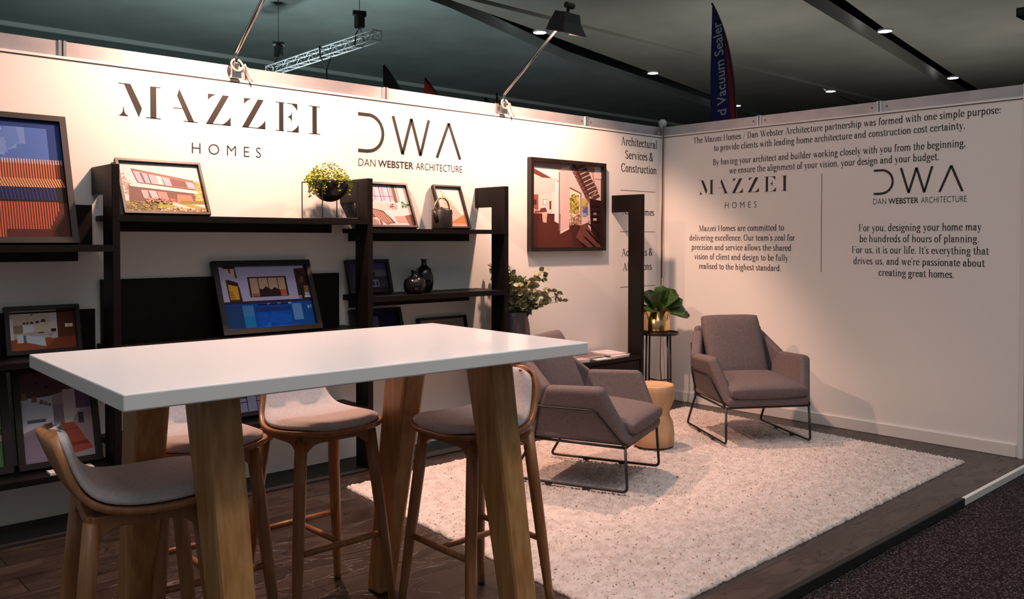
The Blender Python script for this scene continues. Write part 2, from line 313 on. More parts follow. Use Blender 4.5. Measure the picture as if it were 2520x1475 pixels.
# ------------------------------------------------------------------ lettering
def hull(pts):
    pts = sorted(set((round(x, 5), round(y, 5)) for x, y in pts))
    def half(ps):
        h = []
        for p in ps:
            while len(h) > 1 and (h[-1][0]-h[-2][0])*(p[1]-h[-2][1])-(h[-1][1]-h[-2][1])*(p[0]-h[-2][0]) <= 0: h.pop()
            h.append(p)
        return h
    a = half(pts); b2 = half(pts[::-1]); return a[:-1]+b2[:-1]
XH = 0.47
def G(*st): return st
def A(cx, cy, rx, ry, a0, a1, n=10, k='T'): return (k, arc((cx, cy), rx, a0, a1, n, ry))
def T(*p): return ('T', list(p))
def Hh(*p): return ('h', list(p))
def S(x, y, w=0.065): return ('h', [(x-w, y), (x+w, y)])
def D(x, y): return ('d', [(x, y)])
def nstem(x): return [T((x, 0.01), (x, 0.33)), S(x, 0.01)]
GL = {
 'a': (0.42, [T((0.29, 0.06), (0.29, 0.34)), A(0.19, 0.33, 0.10, 0.13, 0, 165), A(0.18, 0.13, 0.11, 0.12, 80, 330), Hh((0.18, 0.25), (0.29, 0.29)), Hh((0.29, 0.05), (0.36, 0.01), (0.40, 0.04)), D(0.10, 0.34)]),
 'b': (0.47, [T((0.11, 0.02), (0.11, 0.72)), Hh((0.04, 0.72), (0.11, 0.73)), A(0.24, 0.235, 0.14, 0.23, -150, 150)]),
 'c': (0.39, [A(0.21, 0.235, 0.145, 0.23, 50, 320), D(0.30, 0.37)]),
 'd': (0.48, [T((0.34, 0.02), (0.34, 0.72)), Hh((0.26, 0.72), (0.34, 0.73)), A(0.21, 0.235, 0.14, 0.23, 35, 325), Hh((0.34, 0.01), (0.42, 0.02))]),
 'e': (0.40, [A(0.21, 0.235, 0.145, 0.23, 8, 320), Hh((0.07, 0.26), (0.35, 0.26))]),
 'f': (0.29, [T((0.12, 0.01), (0.12, 0.58)), A(0.20, 0.58, 0.08, 0.14, 180, 50), S(0.12, 0.01), Hh((0.03, 0.46), (0.25, 0.46)), D(0.26, 0.67)]),
 'g': (0.42, [A(0.19, 0.31, 0.12, 0.155, 0, 360), Hh((0.28, 0.42), (0.40, 0.46)), Hh((0.11, 0.18), (0.08, 0.10), (0.14, 0.04)), T((0.13, 0.04), (0.28, 0.02)), A(0.20, -0.10, 0.15, 0.11, 60, -260)]),
 'h': (0.50, [T((0.11, 0.01), (0.11, 0.72)), Hh((0.04, 0.72), (0.11, 0.73)), A(0.24, 0.31, 0.13, 0.15, 175, 0), T((0.37, 0.31), (0.37, 0.01)), S(0.11, 0.01), S(0.37, 0.01)]),
 'i': (0.24, [T((0.12, 0.01), (0.12, 0.46)), Hh((0.05, 0.46), (0.12, 0.46)), S(0.12, 0.01), D(0.12, 0.63)]),
 'k': (0.47, [T((0.11, 0.01), (0.11, 0.72)), Hh((0.04, 0.72), (0.11, 0.73)), Hh((0.12, 0.20), (0.34, 0.45)), T((0.20, 0.28), (0.38, 0.02)), S(0.11, 0.01), S(0.40, 0.01), S(0.34, 0.46)]),
 'l': (0.24, [T((0.12, 0.01), (0.12, 0.72)), Hh((0.05, 0.72), (0.12, 0.73)), S(0.12, 0.01)]),
 'm': (0.74, [T((0.11, 0.01), (0.11, 0.46)), Hh((0.04, 0.46), (0.11, 0.46)), A(0.23, 0.31, 0.12, 0.15, 175, 0), T((0.36, 0.31), (0.36, 0.01)), A(0.48, 0.31, 0.12, 0.15, 175, 0), T((0.61, 0.31), (0.61, 0.01)), S(0.11, 0.01), S(0.36, 0.01), S(0.61, 0.01)]),
 'n': (0.50, [T((0.11, 0.01), (0.11, 0.46)), Hh((0.04, 0.46), (0.11, 0.46)), A(0.24, 0.31, 0.13, 0.15, 175, 0), T((0.37, 0.31), (0.37, 0.01)), S(0.11, 0.01), S(0.37, 0.01)]),
 'o': (0.43, [A(0.215, 0.235, 0.15, 0.23, 0, 360, 16)]),
 'p': (0.47, [T((0.11, -0.21), (0.11, 0.46)), Hh((0.04, 0.46), (0.11, 0.46)), A(0.24, 0.235, 0.14, 0.23, -150, 150), S(0.11, -0.21)]),
 'r': (0.34, [T((0.11, 0.01), (0.11, 0.46)), Hh((0.04, 0.46), (0.11, 0.46)), Hh((0.12, 0.30), (0.19, 0.43), (0.28, 0.46)), S(0.11, 0.01), D(0.28, 0.42)]),
 's': (0.34, [A(0.17, 0.345, 0.10, 0.115, 30, 200, 8), T((0.08, 0.31), (0.26, 0.16)), A(0.165, 0.125, 0.10, 0.115, 20, -160, 8)]),
 't': (0.29, [T((0.13, 0.08), (0.13, 0.56)), Hh((0.03, 0.46), (0.25, 0.46)), Hh((0.13, 0.60), (0.04, 0.46)), A(0.20, 0.09, 0.07, 0.08, 190, 320, 5)]),
 'u': (0.50, [T((0.12, 0.46), (0.12, 0.15)), A(0.24, 0.15, 0.12, 0.14, 180, 350), T((0.37, 0.01), (0.37, 0.46)), Hh((0.05, 0.46), (0.12, 0.46)), Hh((0.30, 0.46), (0.37, 0.46)), Hh((0.37, 0.01), (0.44, 0.02))]),
 'v': (0.43, [T((0.09, 0.45), (0.21, 0.03)), Hh((0.22, 0.01), (0.36, 0.45)), S(0.09, 0.46), S(0.36, 0.46, 0.05)]),
 'w': (0.64, [T((0.09, 0.45), (0.20, 0.03)), Hh((0.21, 0.01), (0.33, 0.44)), T((0.31, 0.45), (0.43, 0.03)), Hh((0.44, 0.01), (0.56, 0.45)), S(0.09, 0.46), S(0.31, 0.46, 0.05), S(0.56, 0.46, 0.05)]),
 'x': (0.43, [T((0.09, 0.45), (0.34, 0.02)), Hh((0.34, 0.45), (0.08, 0.02)), S(0.09, 0.46), S(0.34, 0.01), S(0.35, 0.46, 0.05), S(0.08, 0.01, 0.05)]),
 'y': (0.43, [T((0.09, 0.45), (0.22, 0.03)), Hh((0.36, 0.45), (0.19, -0.16), (0.10, -0.20)), S(0.09, 0.46), S(0.36, 0.46, 0.05), D(0.10, -0.17)]),
 'z': (0.39, [Hh((0.07, 0.45), (0.32, 0.45)), T((0.29, 0.44), (0.09, 0.02)), Hh((0.07, 0.01), (0.33, 0.01)), Hh((0.07, 0.45), (0.07, 0.33)), Hh((0.33, 0.01), (0.33, 0.14))]),
 'A': (0.62, [Hh((0.08, 0.02), (0.30, 0.69)), T((0.28, 0.69), (0.51, 0.02)), Hh((0.16, 0.24), (0.42, 0.24)), S(0.08, 0.01), S(0.52, 0.01)]),
 'B': (0.54, [T((0.13, 0.01), (0.13, 0.69)), Hh((0.05, 0.01), (0.26, 0.01)), Hh((0.05, 0.69), (0.25, 0.69)), Hh((0.13, 0.36), (0.26, 0.36)), A(0.26, 0.525, 0.12, 0.165, 90, -90), A(0.27, 0.185, 0.15, 0.175, 90, -90)]),
 'C': (0.58, [A(0.31, 0.35, 0.22, 0.35, 40, 320, 14), Hh((0.50, 0.69), (0.50, 0.50))]),
 'D': (0.64, [T((0.13, 0.01), (0.13, 0.69)), Hh((0.05, 0.01), (0.26, 0.01)), Hh((0.05, 0.69), (0.26, 0.69)), A(0.26, 0.35, 0.25, 0.34, 90, -90, 12)]),
 'F': (0.52, [T((0.13, 0.01), (0.13, 0.69)), Hh((0.05, 0.69), (0.45, 0.69)), Hh((0.13, 0.36), (0.34, 0.36)), S(0.13, 0.01), Hh((0.45, 0.69), (0.45, 0.53)), Hh((0.34, 0.44), (0.34, 0.28))]),
 'H': (0.68, [T((0.13, 0.01), (0.13, 0.69)), T((0.54, 0.01), (0.54, 0.69)), Hh((0.13, 0.36), (0.54, 0.36)), S(0.13, 0.01), S(0.54, 0.01), S(0.13, 0.69), S(0.54, 0.69)]),
 'I': (0.30, [T((0.15, 0.01), (0.15, 0.69)), S(0.15, 0.01), S(0.15, 0.69)]),
 'M': (0.78, [Hh((0.12, 0.01), (0.12, 0.69)), T((0.14, 0.68), (0.36, 0.03)), Hh((0.37, 0.02), (0.61, 0.69)), T((0.63, 0.01), (0.63, 0.69)), S(0.12, 0.01), S(0.63, 0.01), Hh((0.05, 0.69), (0.14, 0.69)), Hh((0.61, 0.69), (0.70, 0.69))]),
 'N': (0.66, [Hh((0.12, 0.01), (0.12, 0.69)), T((0.13, 0.68), (0.53, 0.02)), Hh((0.54, 0.01), (0.54, 0.69)), S(0.12, 0.01), S(0.54, 0.69), Hh((0.05, 0.69), (0.14, 0.69))]),
 'O': (0.64, [A(0.32, 0.35, 0.24, 0.35, 0, 360, 18)]),
 'S': (0.48, [A(0.23, 0.52, 0.15, 0.17, 25, 200, 9), T((0.10, 0.47), (0.38, 0.23)), A(0.24, 0.18, 0.16, 0.17, 20, -165, 9)]),
 'T': (0.56, [T((0.28, 0.01), (0.28, 0.69)), Hh((0.05, 0.69), (0.51, 0.69)), S(0.28, 0.01), Hh((0.05, 0.69), (0.05, 0.53)), Hh((0.51, 0.69), (0.51, 0.53))]),
 'W': (0.88, [T((0.10, 0.68), (0.29, 0.03)), Hh((0.30, 0.01), (0.45, 0.66)), T((0.41, 0.68), (0.60, 0.03)), Hh((0.61, 0.01), (0.79, 0.68)), S(0.10, 0.69), S(0.42, 0.69, 0.05), S(0.79, 0.69, 0.05)]),
 '&': (0.60, [A(0.24, 0.56, 0.10, 0.13, -30, 210, 10), T((0.15, 0.50), (0.48, 0.02)), A(0.22, 0.17, 0.15, 0.17, 110, 330, 10), Hh((0.35, 0.08), (0.50, 0.34)), S(0.48, 0.35, 0.05), Hh((0.17, 0.33), (0.33, 0.48))]),
 '/': (0.36, [Hh((0.06, -0.08), (0.30, 0.74))]),
 '.': (0.20, [D(0.10, 0.04)]), ',': (0.20, [D(0.10, 0.04), Hh((0.12, 0.02), (0.07, -0.10))]), ':': (0.20, [D(0.10, 0.04), D(0.10, 0.38)]),
 "'": (0.16, [D(0.08, 0.66), Hh((0.10, 0.66), (0.06, 0.54))]), ' ': (0.23, []),
}
def serif_polys(text, stem=0.088, hair=0.026):
    """outline polygons of a high-contrast serif line; returns polys, width (cap height 0.7)"""
    x = 0; out = []
    for ch in text:
        adv, st = GL[ch]
        for kind, pts in st:
            if kind == 'd':
                px, py = pts[0]; out.append([(x+px+a, py+b2) for a, b2 in arc((0, 0), 0.052, 0, 360, 8)[:-1]]); continue
            w = stem/2 if kind == 'T' else hair/2; h = hair/2
            for p, q in zip(pts, pts[1:]):
                cs = []
                for c in (p, q): cs += [(x+c[0]-w, c[1]-h), (x+c[0]+w, c[1]-h), (x+c[0]+w, c[1]+h), (x+c[0]-w, c[1]+h)]
                hp = hull(cs)
                if len(hp) > 2: out.append(hp)
        x += adv
    return out, x
def stroke_polys(pts, w, closed=False):
    out = []
    for p, q in zip(pts, pts[1:]):
        p, q = Vector(p), Vector(q); d = (q-p).normalized(); n = Vector((-d.y, d.x))*w/2
        out.append([tuple(p+n), tuple(p-n), tuple(q-n), tuple(q+n)])
    return out

class Wall:
    """maps wall coordinates (u to the right as read, z up) into the room"""
    def __init__(s, side): s.side = side
    def p(s, u, z, off=0.0015):
        return (u, -off, z) if s.side == 'L' else (-off, -u, z)
def put(mb, wall, polys, fn, off=0.0015, mi=0):
    for k, po in enumerate(polys):
        pts = [fn(a, b2) for a, b2 in po]
        ar = sum(pts[i][0]*pts[(i+1) % len(pts)][1]-pts[(i+1) % len(pts)][0]*pts[i][1] for i in range(len(pts)))
        if ar < 0: pts = pts[::-1]
        mb.add([wall.p(a, z, off) for a, z in pts], [tuple(range(len(pts)))], mi)
def text_line(mb, wall, text, u0, u1, zb, capz):
    """serif text from u0 to u1 with baseline zb and cap height capz"""
    polys, wd = serif_polys(text)
    sx = (u1-u0)/wd; sz = capz/0.70
    # keep stems even: widen polygons only horizontally
    put(mb, wall, polys, lambda a, b2: (u0+a*sx, zb+b2*sz))
def sans_polys(text, bold=False, spacing=1.0):
    cu = bpy.data.curves.new('tmp_text', 'FONT'); cu.body = text; cu.size = 1; cu.space_character = spacing
    cu.offset = 0.012 if bold else -0.012
    cu.resolution_u = 3
    o = bpy.data.objects.new('tmp_text', cu); COL.objects.link(o)
    dg = bpy.context.evaluated_depsgraph_get(); me = o.evaluated_get(dg).to_mesh()
    vs_ = [(v.co.x, v.co.y) for v in me.vertices]; fs = [[vs_[i] for i in p.vertices] for p in me.polygons]
    xs = [v[0] for v in vs_]; ys = [v[1] for v in vs_]
    bb = (min(xs), max(xs), min(ys), max(ys))
    o.evaluated_get(dg).to_mesh_clear(); bpy.data.objects.remove(o); bpy.data.curves.remove(cu)
    return fs, bb
def sans_line(mb, wall, text, u0, u1, z0, z1, bold=False, spacing=1.0, mi=0):
    fs, bb = sans_polys(text, bold, spacing)
    put(mb, wall, fs, lambda a, b2: (u0+(a-bb[0])/(bb[1]-bb[0])*(u1-u0), z0+(b2-bb[2])/(bb[3]-bb[2])*(z1-z0)), mi=mi)

def conc(a, b2, c, k=0.28, n=6):
    """wedge: corner b2 with a concave curve from c back to a"""
    mid = (a[0]*(0.5-k/2)+c[0]*(0.5-k/2)+b2[0]*k, a[1]*(0.5-k/2)+c[1]*(0.5-k/2)+b2[1]*k)
    P = [a, b2, c]
    for i in range(1, n):
        t = i/n; P.append(((1-t)**2*c[0]+2*t*(1-t)*mid[0]+t*t*a[0], (1-t)**2*c[1]+2*t*(1-t)*mid[1]+t*t*a[1]))
    return P
def tri_fan(poly):  # concave outlines as triangles seen from vertex 1
    return [[poly[1], poly[i], poly[i+1]] for i in range(2, len(poly)-1)]+[[poly[1], poly[-1], poly[0]]]
def stencil_logo():
    h = 0.022
    def bar(x0, x1, z): return [(x0, z-h/2), (x1, z-h/2), (x1, z+h/2), (x0, z+h/2)]
    P = [[(0.19, 1), (0.38, 1), (0.72, 0.28), (0.63, 0.0)], bar(0.03, 0.25, 0.99),
         [(0.98, 1), (1.16, 1), (1.16, 0), (0.98, 0)], bar(1.10, 1.30, 0.99), bar(0.84, 1.30, 0.01)]
    P += [[(0.165, 0.27), (0.175, 0.27), (0.19, 0.14), (0.15, 0.14)], [(0.15, 0.14), (0.19, 0.14), (0.23, 0.06), (0.10, 0.06)], [(0.10, 0.06), (0.23, 0.06), (0.32, 0.0), (0.03, 0.0)]]
    P += [[(1.89, 1.03), (1.82, 0.81), (2.18, 0.0), (2.37, 0.0)], bar(1.69, 2.0, 0.41), bar(2.02, 2.49, 0.01)]
    for ox in (0, 1.245):
        P += tri_fan(conc((2.83+ox, 0.78), (2.83+ox, 0.99), (3.10+ox, 0.99)))
        P += [[(3.33+ox, 0.99), (3.55+ox, 0.99), (2.98+ox, 0.0), (2.76+ox, 0.0)], bar(2.76+ox, 3.60+ox, 0.01)]
        P += tri_fan(conc((3.28+ox, 0.0), (3.605+ox, 0.0), (3.605+ox, 0.30)))
    P += [[(5.36, 0.98), (5.53, 0.98), (5.53, 0), (5.36, 0)], bar(5.23, 5.60, 0.98), bar(5.23, 5.56, 0.0), bar(5.66, 6.07, 0.98), bar(5.66, 6.12, 0.0)]
    P += tri_fan(conc((5.82, 0.98), (6.07, 0.98), (6.07, 0.74)))+tri_fan(conc((6.12, 0.27), (6.12, 0.0), (5.83, 0.0)))
    P += [[(5.67, 0.51), (5.76, 0.535), (5.76, 0.485)], [(5.76, 0.535), (5.82, 0.60), (5.82, 0.42), (5.76, 0.485)], [(5.82, 0.60), (5.86, 0.73), (5.86, 0.29), (5.82, 0.42)]]
    P += [[(6.66, 0.98), (6.84, 0.98), (6.84, 0), (6.66, 0)], bar(6.52, 6.97, 0.98), bar(6.53, 6.98, 0.0)]
    return P
def dwa_logo():
    w = 0.085
    d = [(0, 0.955)]+[(0.30, 0.955)]+[(0.30+0.44*math.sin(t), 0.505+0.455*math.cos(t)) for t in [math.pi*i/14 for i in range(15)]]+[(0.30, 0.045), (0, 0.045)]
    P = stroke_polys(d, w)
    P += stroke_polys([(1.05, 1.0), (1.345, 0.05)], w)+stroke_polys([(1.345, 0.03), (1.63, 0.98)], w)+stroke_polys([(1.63, 0.98), (1.925, 0.03)], w)+stroke_polys([(1.925, 0.05), (2.20, 1.0)], w)
    P += stroke_polys([(2.47, 0.02), (2.875, 0.98)], w)+stroke_polys([(2.875, 0.98), (3.27, 0.02)], w)
    return P
# ------------------------------------------------------------------ setting
H = 2.4706
def struct(o, label=None): return tag(o, label, None, None, 'structure')
struct(box_obj('floor', 'floor', -8.6, 0.0, -3.03, 0.0, -0.045, 0.0))
struct(box_obj('floor_aisle', 'carpet', -30, 60, -18, 24.6, -0.09, -0.047))
struct(box_obj('wall_left', 'wall', -8.6, 0.0, 0.0, 0.03, -0.045, 2.392))
struct(box_obj('wall_right', 'wall', 0.0, 0.03, -2.96, 0.03, -0.045, 2.392))
struct(box_obj('baseboard_right', 'baseboard', -0.016, -0.001, -2.945, -0.002, 0.0, 0.088, bevel=0.004))
def rail(name, along):
    """aluminium top rail in one-metre modules with post ends, screws and a thin cap line"""
    r = MB(); e = MB(); g = MB(); sgn = 8 if along == 'x' else 3
    n = 8 if along == 'x' else 3
    def bx(mb, a0, a1, d0, d1, z0, z1):
        if along == 'x': mb.box(a0, a1, d0, d1, z0, z1)
        else: mb.box(d0, d1, a0, a1, z0, z1)
    lim = -8.6 if along == 'x' else -2.96
    bx(r, lim, 0.0 if along == 'x' else 0.03, 0.008, 0.028, 2.39, H)
    o = r.build(name, 'fascia'); struct(o)
    bx(e, lim, -0.001, -0.006, 0.0, 2.378, 2.391)
    e.build('cap_strip', 'wall', o)
    bx(g, lim, -0.001, -0.0035, 0.0, 2.373, 2.378); g.build('shadow_gap', 'gap', o)
    for i in range(1, n+1):
        if -i < lim: continue
        p = MB(); bx(p, -i-0.019, -i-0.004, 0.0, 0.03, 2.385, H+0.003); bx(p, -i+0.004, -i+0.019, 0.0, 0.03, 2.385, H+0.003)
        p.build('rail_post', 'alu_post', o)
        q = MB(); bx(q, -i-0.004, -i+0.004, 0.004, 0.03, 2.385, H); q.build('post_slot', 'gap', o)
        if along == 'y' or i <= 1:
            for s in (-0.055, 0.055):
                sb = MB()
                if along == 'x': sb.tube([(-i+s, 0.009, 2.43), (-i+s, 0.005, 2.43)], 0.006, 10)
                else: sb.tube([(0.009, -i+s, 2.43), (0.005, -i+s, 2.43)], 0.006, 10)
                sb.build('screw', 'gap', o)
    return o
rail('trim_1', 'x'); rail('trim_2', 'y')
struct(MB().box(-0.012, 0.04, -2.985, -2.96, -0.045, H+0.003).build('trim_3', 'baseboard'))
struct(box_obj('trim_4', 'edge_black', -8.6, -1.22, -3.062, -3.03, -0.046, 0.004, bevel=0.004))
struct(box_obj('trim_5', 'baseboard', -1.215, -0.02, -3.055, -3.03, -0.046, -0.004, bevel=0.003))

# ------------------------------------------------------------------ lettering on the walls
LW, RW = Wall('L'), Wall('R')
def letters(wall, polys, cuts, fn, inv, e):
    """one part per letter; cuts: x positions between the letters"""
    for k in range(len(cuts)+1):
        ps = [p for p in polys if sum(c < sum(q[0] for q in p)/len(p) for c in cuts) == k]
        a = MB(); put(a, wall, ps, fn); a.v = [tuple(Vector(v)-inv) for v in a.v]; a.build('letter', 'letter', e)
def logo_stencil(wall, u0, z0, h, sub, label):
    e = empty('company_logo', wall.p(u0, z0, 0), label=label, cat='wall lettering')
    inv = Vector(wall.p(u0, z0, 0))
    letters(wall, stencil_logo(), (1.5, 2.6, 3.85, 5.0, 6.3), lambda x, z: (u0+x*h, z0+z*h), inv, e)
    fs, bb = sans_polys('HOMES', False, 1.75); ua, ub, za, zb = sub; w = bb[1]-bb[0]
    letters(wall, fs, [bb[0]+w*t for t in (0.185, 0.41, 0.65, 0.835)], lambda a, b2: (ua+(a-bb[0])/w*(ub-ua), za+(b2-bb[2])/(bb[3]-bb[2])*(zb-za)), inv, e)
def logo_dwa(wall, u0, z0, h, sub, label):
    e = empty('company_logo', wall.p(u0, z0, 0), label=label, cat='wall lettering'); inv = Vector(wall.p(u0, z0, 0))
    letters(wall, dwa_logo(), (0.9, 2.33), lambda x, z: (u0+x*h, z0+z*h), inv, e)
    ua, ub, za, zb = sub; wd = ub-ua
    for t, f0, f1, bo in (('DAN', 0, 0.150, False), ('WEBSTER', 0.173, 0.505, True), ('ARCHITECTURE', 0.53, 1, False)):
        c = MB(); sans_line(c, wall, t, ua+wd*f0, ua+wd*f1, za, zb, bold=bo)
        c.v = [tuple(Vector(v)-inv) for v in c.v]; c.build('tagline_word', 'letter', e)
logo_stencil(LW, -4.73, 2.115, 0.176, (-4.328, -3.906, 1.939, 2.0), 'large dark stencil-serif company name with small capitals below, on the wall above the shelves')
logo_dwa(LW, -3.222, 2.022, 0.264, (-3.219, -2.34, 1.933, 1.981), 'large dark three-letter line logo with a tagline, above the shelves')
logo_stencil(RW, 0.412, 1.843, 0.1225, (0.679, 0.985, 1.715, 1.766), 'small dark stencil-serif company name on the right wall above a five-line paragraph')
logo_dwa(RW, 1.967, 1.779, 0.190, (1.964, 2.617, 1.710, 1.752), 'small dark three-letter line logo on the right wall, right of the thin vertical line')
m = MB()
for t, a, b2, zb, cz in [("The Mazzei Homes / Dan Webster Architecture partnership was formed with one simple purpose:", 0.35, 2.826, 2.295, 0.052),
    ("to provide clients with leading home architecture and construction cost certainty.", 0.565, 2.603, 2.212, 0.052),
    ("By having your architect and builder working closely with you from the beginning,", 0.554, 2.607, 2.091, 0.052),
    ("we ensure the alignment of your vision, your design and your budget.", 0.721, 2.433, 2.010, 0.052)]:
    text_line(m, RW, t, a, b2, zb, cz)
tag(m.build('wall_lettering', 'letter'), 'four lines of dark serif text along the top of the right wall', 'wall lettering')
m = MB()
for t, a, b2, zb in [("Mazzei Homes are committed to", 0.415, 1.238, 1.522), ("delivering excellence. Our team's zeal for", 0.316, 1.335, 1.440),
    ("precision and service allows the shared", 0.338, 1.304, 1.358), ("vision of client and design to be fully", 0.369, 1.276, 1.276), ("realised to the highest standard.", 0.417, 1.216, 1.193)]:
    text_line(m, RW, t, a, b2, zb, 0.050)
tag(m.build('wall_lettering', 'letter'), 'five-line serif paragraph on the right wall left of the thin vertical line', 'wall lettering')
m = MB()
for t, a, b2, zb in [("For you, designing your home may", 1.854, 2.715, 1.512), ("be hundreds of hours of planning.", 1.861, 2.700, 1.430),
    ("For us, it is our life. It's everything that", 1.802, 2.762, 1.347), ("drives us, and we're passionate about", 1.816, 2.738, 1.264), ("creating great homes.", 2.009, 2.543, 1.181)]:
    text_line(m, RW, t, a, b2, zb, 0.052)
tag(m.build('wall_lettering', 'letter'), 'five-line serif paragraph on the right wall right of the thin vertical line', 'wall lettering')
m = MB(); put(m, RW, [[(1.555, 1.194), (1.559, 1.194), (1.559, 1.964), (1.555, 1.964)]], lambda a, b2: (a, b2))
tag(m.build('vertical_rule', 'letter'), 'thin dark vertical line between the two logos on the right wall', 'wall lettering')
e = empty('services_list', (-0.33, 0, 1.02), label='narrow serif list of services with thin rules, on the left wall by the corner', cat='wall lettering')
def rel(mb): mb.v = [tuple(Vector(v)-Vector((-0.33, 0, 1.02))) for v in mb.v]; return mb
for t, a, b2, zb, cz in [("Architectural", -0.566, -0.062, 2.270, 0.072), ("Services", -0.511, -0.20, 2.155, 0.072), ("&", -0.178, -0.114, 2.155, 0.072), ("Construction", -0.566, -0.066, 2.040, 0.072),
    ("New", -0.545, -0.372, 1.664, 0.062), ("Homes", -0.345, -0.099, 1.664, 0.062), ("Additions", -0.552, -0.20, 1.304, 0.066), ("&", -0.178, -0.118, 1.304, 0.066), ("Alterations", -0.535, -0.131, 1.176, 0.066)]:
    m = MB(); text_line(m, LW, t, a, b2, zb, cz); rel(m).build('text_word', 'letter', e)
for z in (1.876, 1.516, 1.031):
    m = MB(); put(m, LW, [[(-0.57, z), (-0.085, z), (-0.085, z+0.004), (-0.57, z+0.004)]], lambda a, b2: (a, b2)); rel(m).build('thin_rule', 'letter_grey', e)
# ------------------------------------------------------------------ furniture
# rug: woven loops as real relief
def rug():
    nx, ny = 460, 310
    C4 = [np.array(c) for c in [(-3.84, -2.83), (-0.39, -2.765), (-0.235, -0.455), (-3.665, -0.56)]]
    U, V = np.meshgrid(np.linspace(0, 1, nx), np.linspace(0, 1, ny))
    rng = np.random.default_rng(4)
    X = (1-U)*(1-V)*C4[0][0]+U*(1-V)*C4[1][0]+U*V*C4[2][0]+(1-U)*V*C4[3][0]
    Y = (1-U)*(1-V)*C4[0][1]+U*(1-V)*C4[1][1]+U*V*C4[2][1]+(1-U)*V*C4[3][1]
    def smooth(a, k):
        for _ in range(k): a = (a+np.roll(a, 1, 0)+np.roll(a, -1, 0)+np.roll(a, 1, 1)+np.roll(a, -1, 1))/5
        return a
    ph = smooth(rng.normal(0, 1, (ny, nx)), 8)*9
    loops = np.abs(np.sin(V*math.pi*105+ph*0.35))*(0.55+0.45*np.abs(np.sin(U*math.pi*95+ph+V*900)))
    Z = 0.008+0.014*loops+smooth(rng.normal(0, 1, (ny, nx)), 1)*0.0045
    edge = np.minimum(np.minimum(U*3.4, (1-U)*3.4), np.minimum(V*2.3, (1-V)*2.3))
    Z = Z*np.clip(0.45+edge/0.02, 0, 1)
    wob = smooth(rng.normal(0, 1, (ny, nx)), 2)*0.008*np.exp(-edge/0.03)
    X += wob; Y += wob
    v = np.stack([X, Y, Z], -1).reshape(-1, 3)
    idx = np.arange(nx*ny).reshape(ny, nx)
    q = np.stack([idx[:-1, :-1], idx[:-1, 1:], idx[1:, 1:], idx[1:, :-1]], -1).reshape(-1, 4)
    per = np.concatenate([idx[0, :], idx[1:, -1], idx[-1, -2::-1], idx[-2:0:-1, 0]])
    base = len(v); vb = v[per].copy(); vb[:, 2] = 0.0006; v = np.concatenate([v, vb]); n = len(per)
    k = np.arange(n); k2 = (k+1) % n
    q = np.concatenate([q, np.stack([per[k], base+k, base+k2, per[k2]], -1)])
    me = bpy.data.meshes.new('rug'); me.vertices.add(len(v)); me.vertices.foreach_set('co', v.astype(np.float32).ravel())
    me.loops.add(q.size); me.loops.foreach_set('vertex_index', q.astype(np.int32).ravel())
    me.polygons.add(len(q)); me.polygons.foreach_set('loop_start', np.arange(0, q.size, 4, dtype=np.int32))
    me.polygons.foreach_set('use_smooth', np.ones(len(q), dtype=bool))
    me.update(calc_edges=True); me.validate(); me.materials.append(MT['rug'])
    o = bpy.data.objects.new('rug', me); COL.objects.link(o)
    tag(o, 'large off-white chunky woven rug flecked with brown on the dark floor', 'rug')
rug()

# bar table
TH = 1.09
e = empty('bar_table', (-4.82, -2.34, 0), label='tall bar table with white top and four splayed chunky timber legs', cat='table')
tt = MB().box(-0.766, 0.766, -0.457, 0.457, TH-0.042, TH).build('tabletop', 'table_white', e, bevel=0.004)
tt.location = (-0.037, -0.037, 0); tt.rotation_euler = (0, 0, math.radians(-1.3))
for sx in (-1, 1):
    for sy in (-1, 1):
        tx, ty = sx*0.50+(-0.005), sy*0.235; bx, by = sx*0.495, sy*0.435
        m = MB(); a, b2 = 0.068, 0.052   # half sizes: y, x
        top = [(tx-b2, ty-a*1.12, TH-0.043), (tx+b2, ty-a*1.12, TH-0.043), (tx+b2, ty+a*1.12, TH-0.043), (tx-b2, ty+a*1.12, TH-0.043)]
        bot = [(bx-b2*.8, by-a*0.72, 0.001), (bx+b2*.8, by-a*0.72, 0.001), (bx+b2*.8, by+a*0.72, 0.001), (bx-b2*.8, by+a*0.72, 0.001)]
        m.add(bot+top, [(0, 3, 2, 1), (4, 5, 6, 7), (0, 1, 5, 4), (1, 2, 6, 5), (2, 3, 7, 6), (3, 0, 4, 7)])
        m.build('leg', 'oak', e, bevel=0.014)
for sx in (-1, 1):
    MB().box(sx*0.50-0.03, sx*0.50+0.03, -0.16, 0.16, TH-0.10, TH-0.044).build('cross_rail', 'oak', e, bevel=0.004)

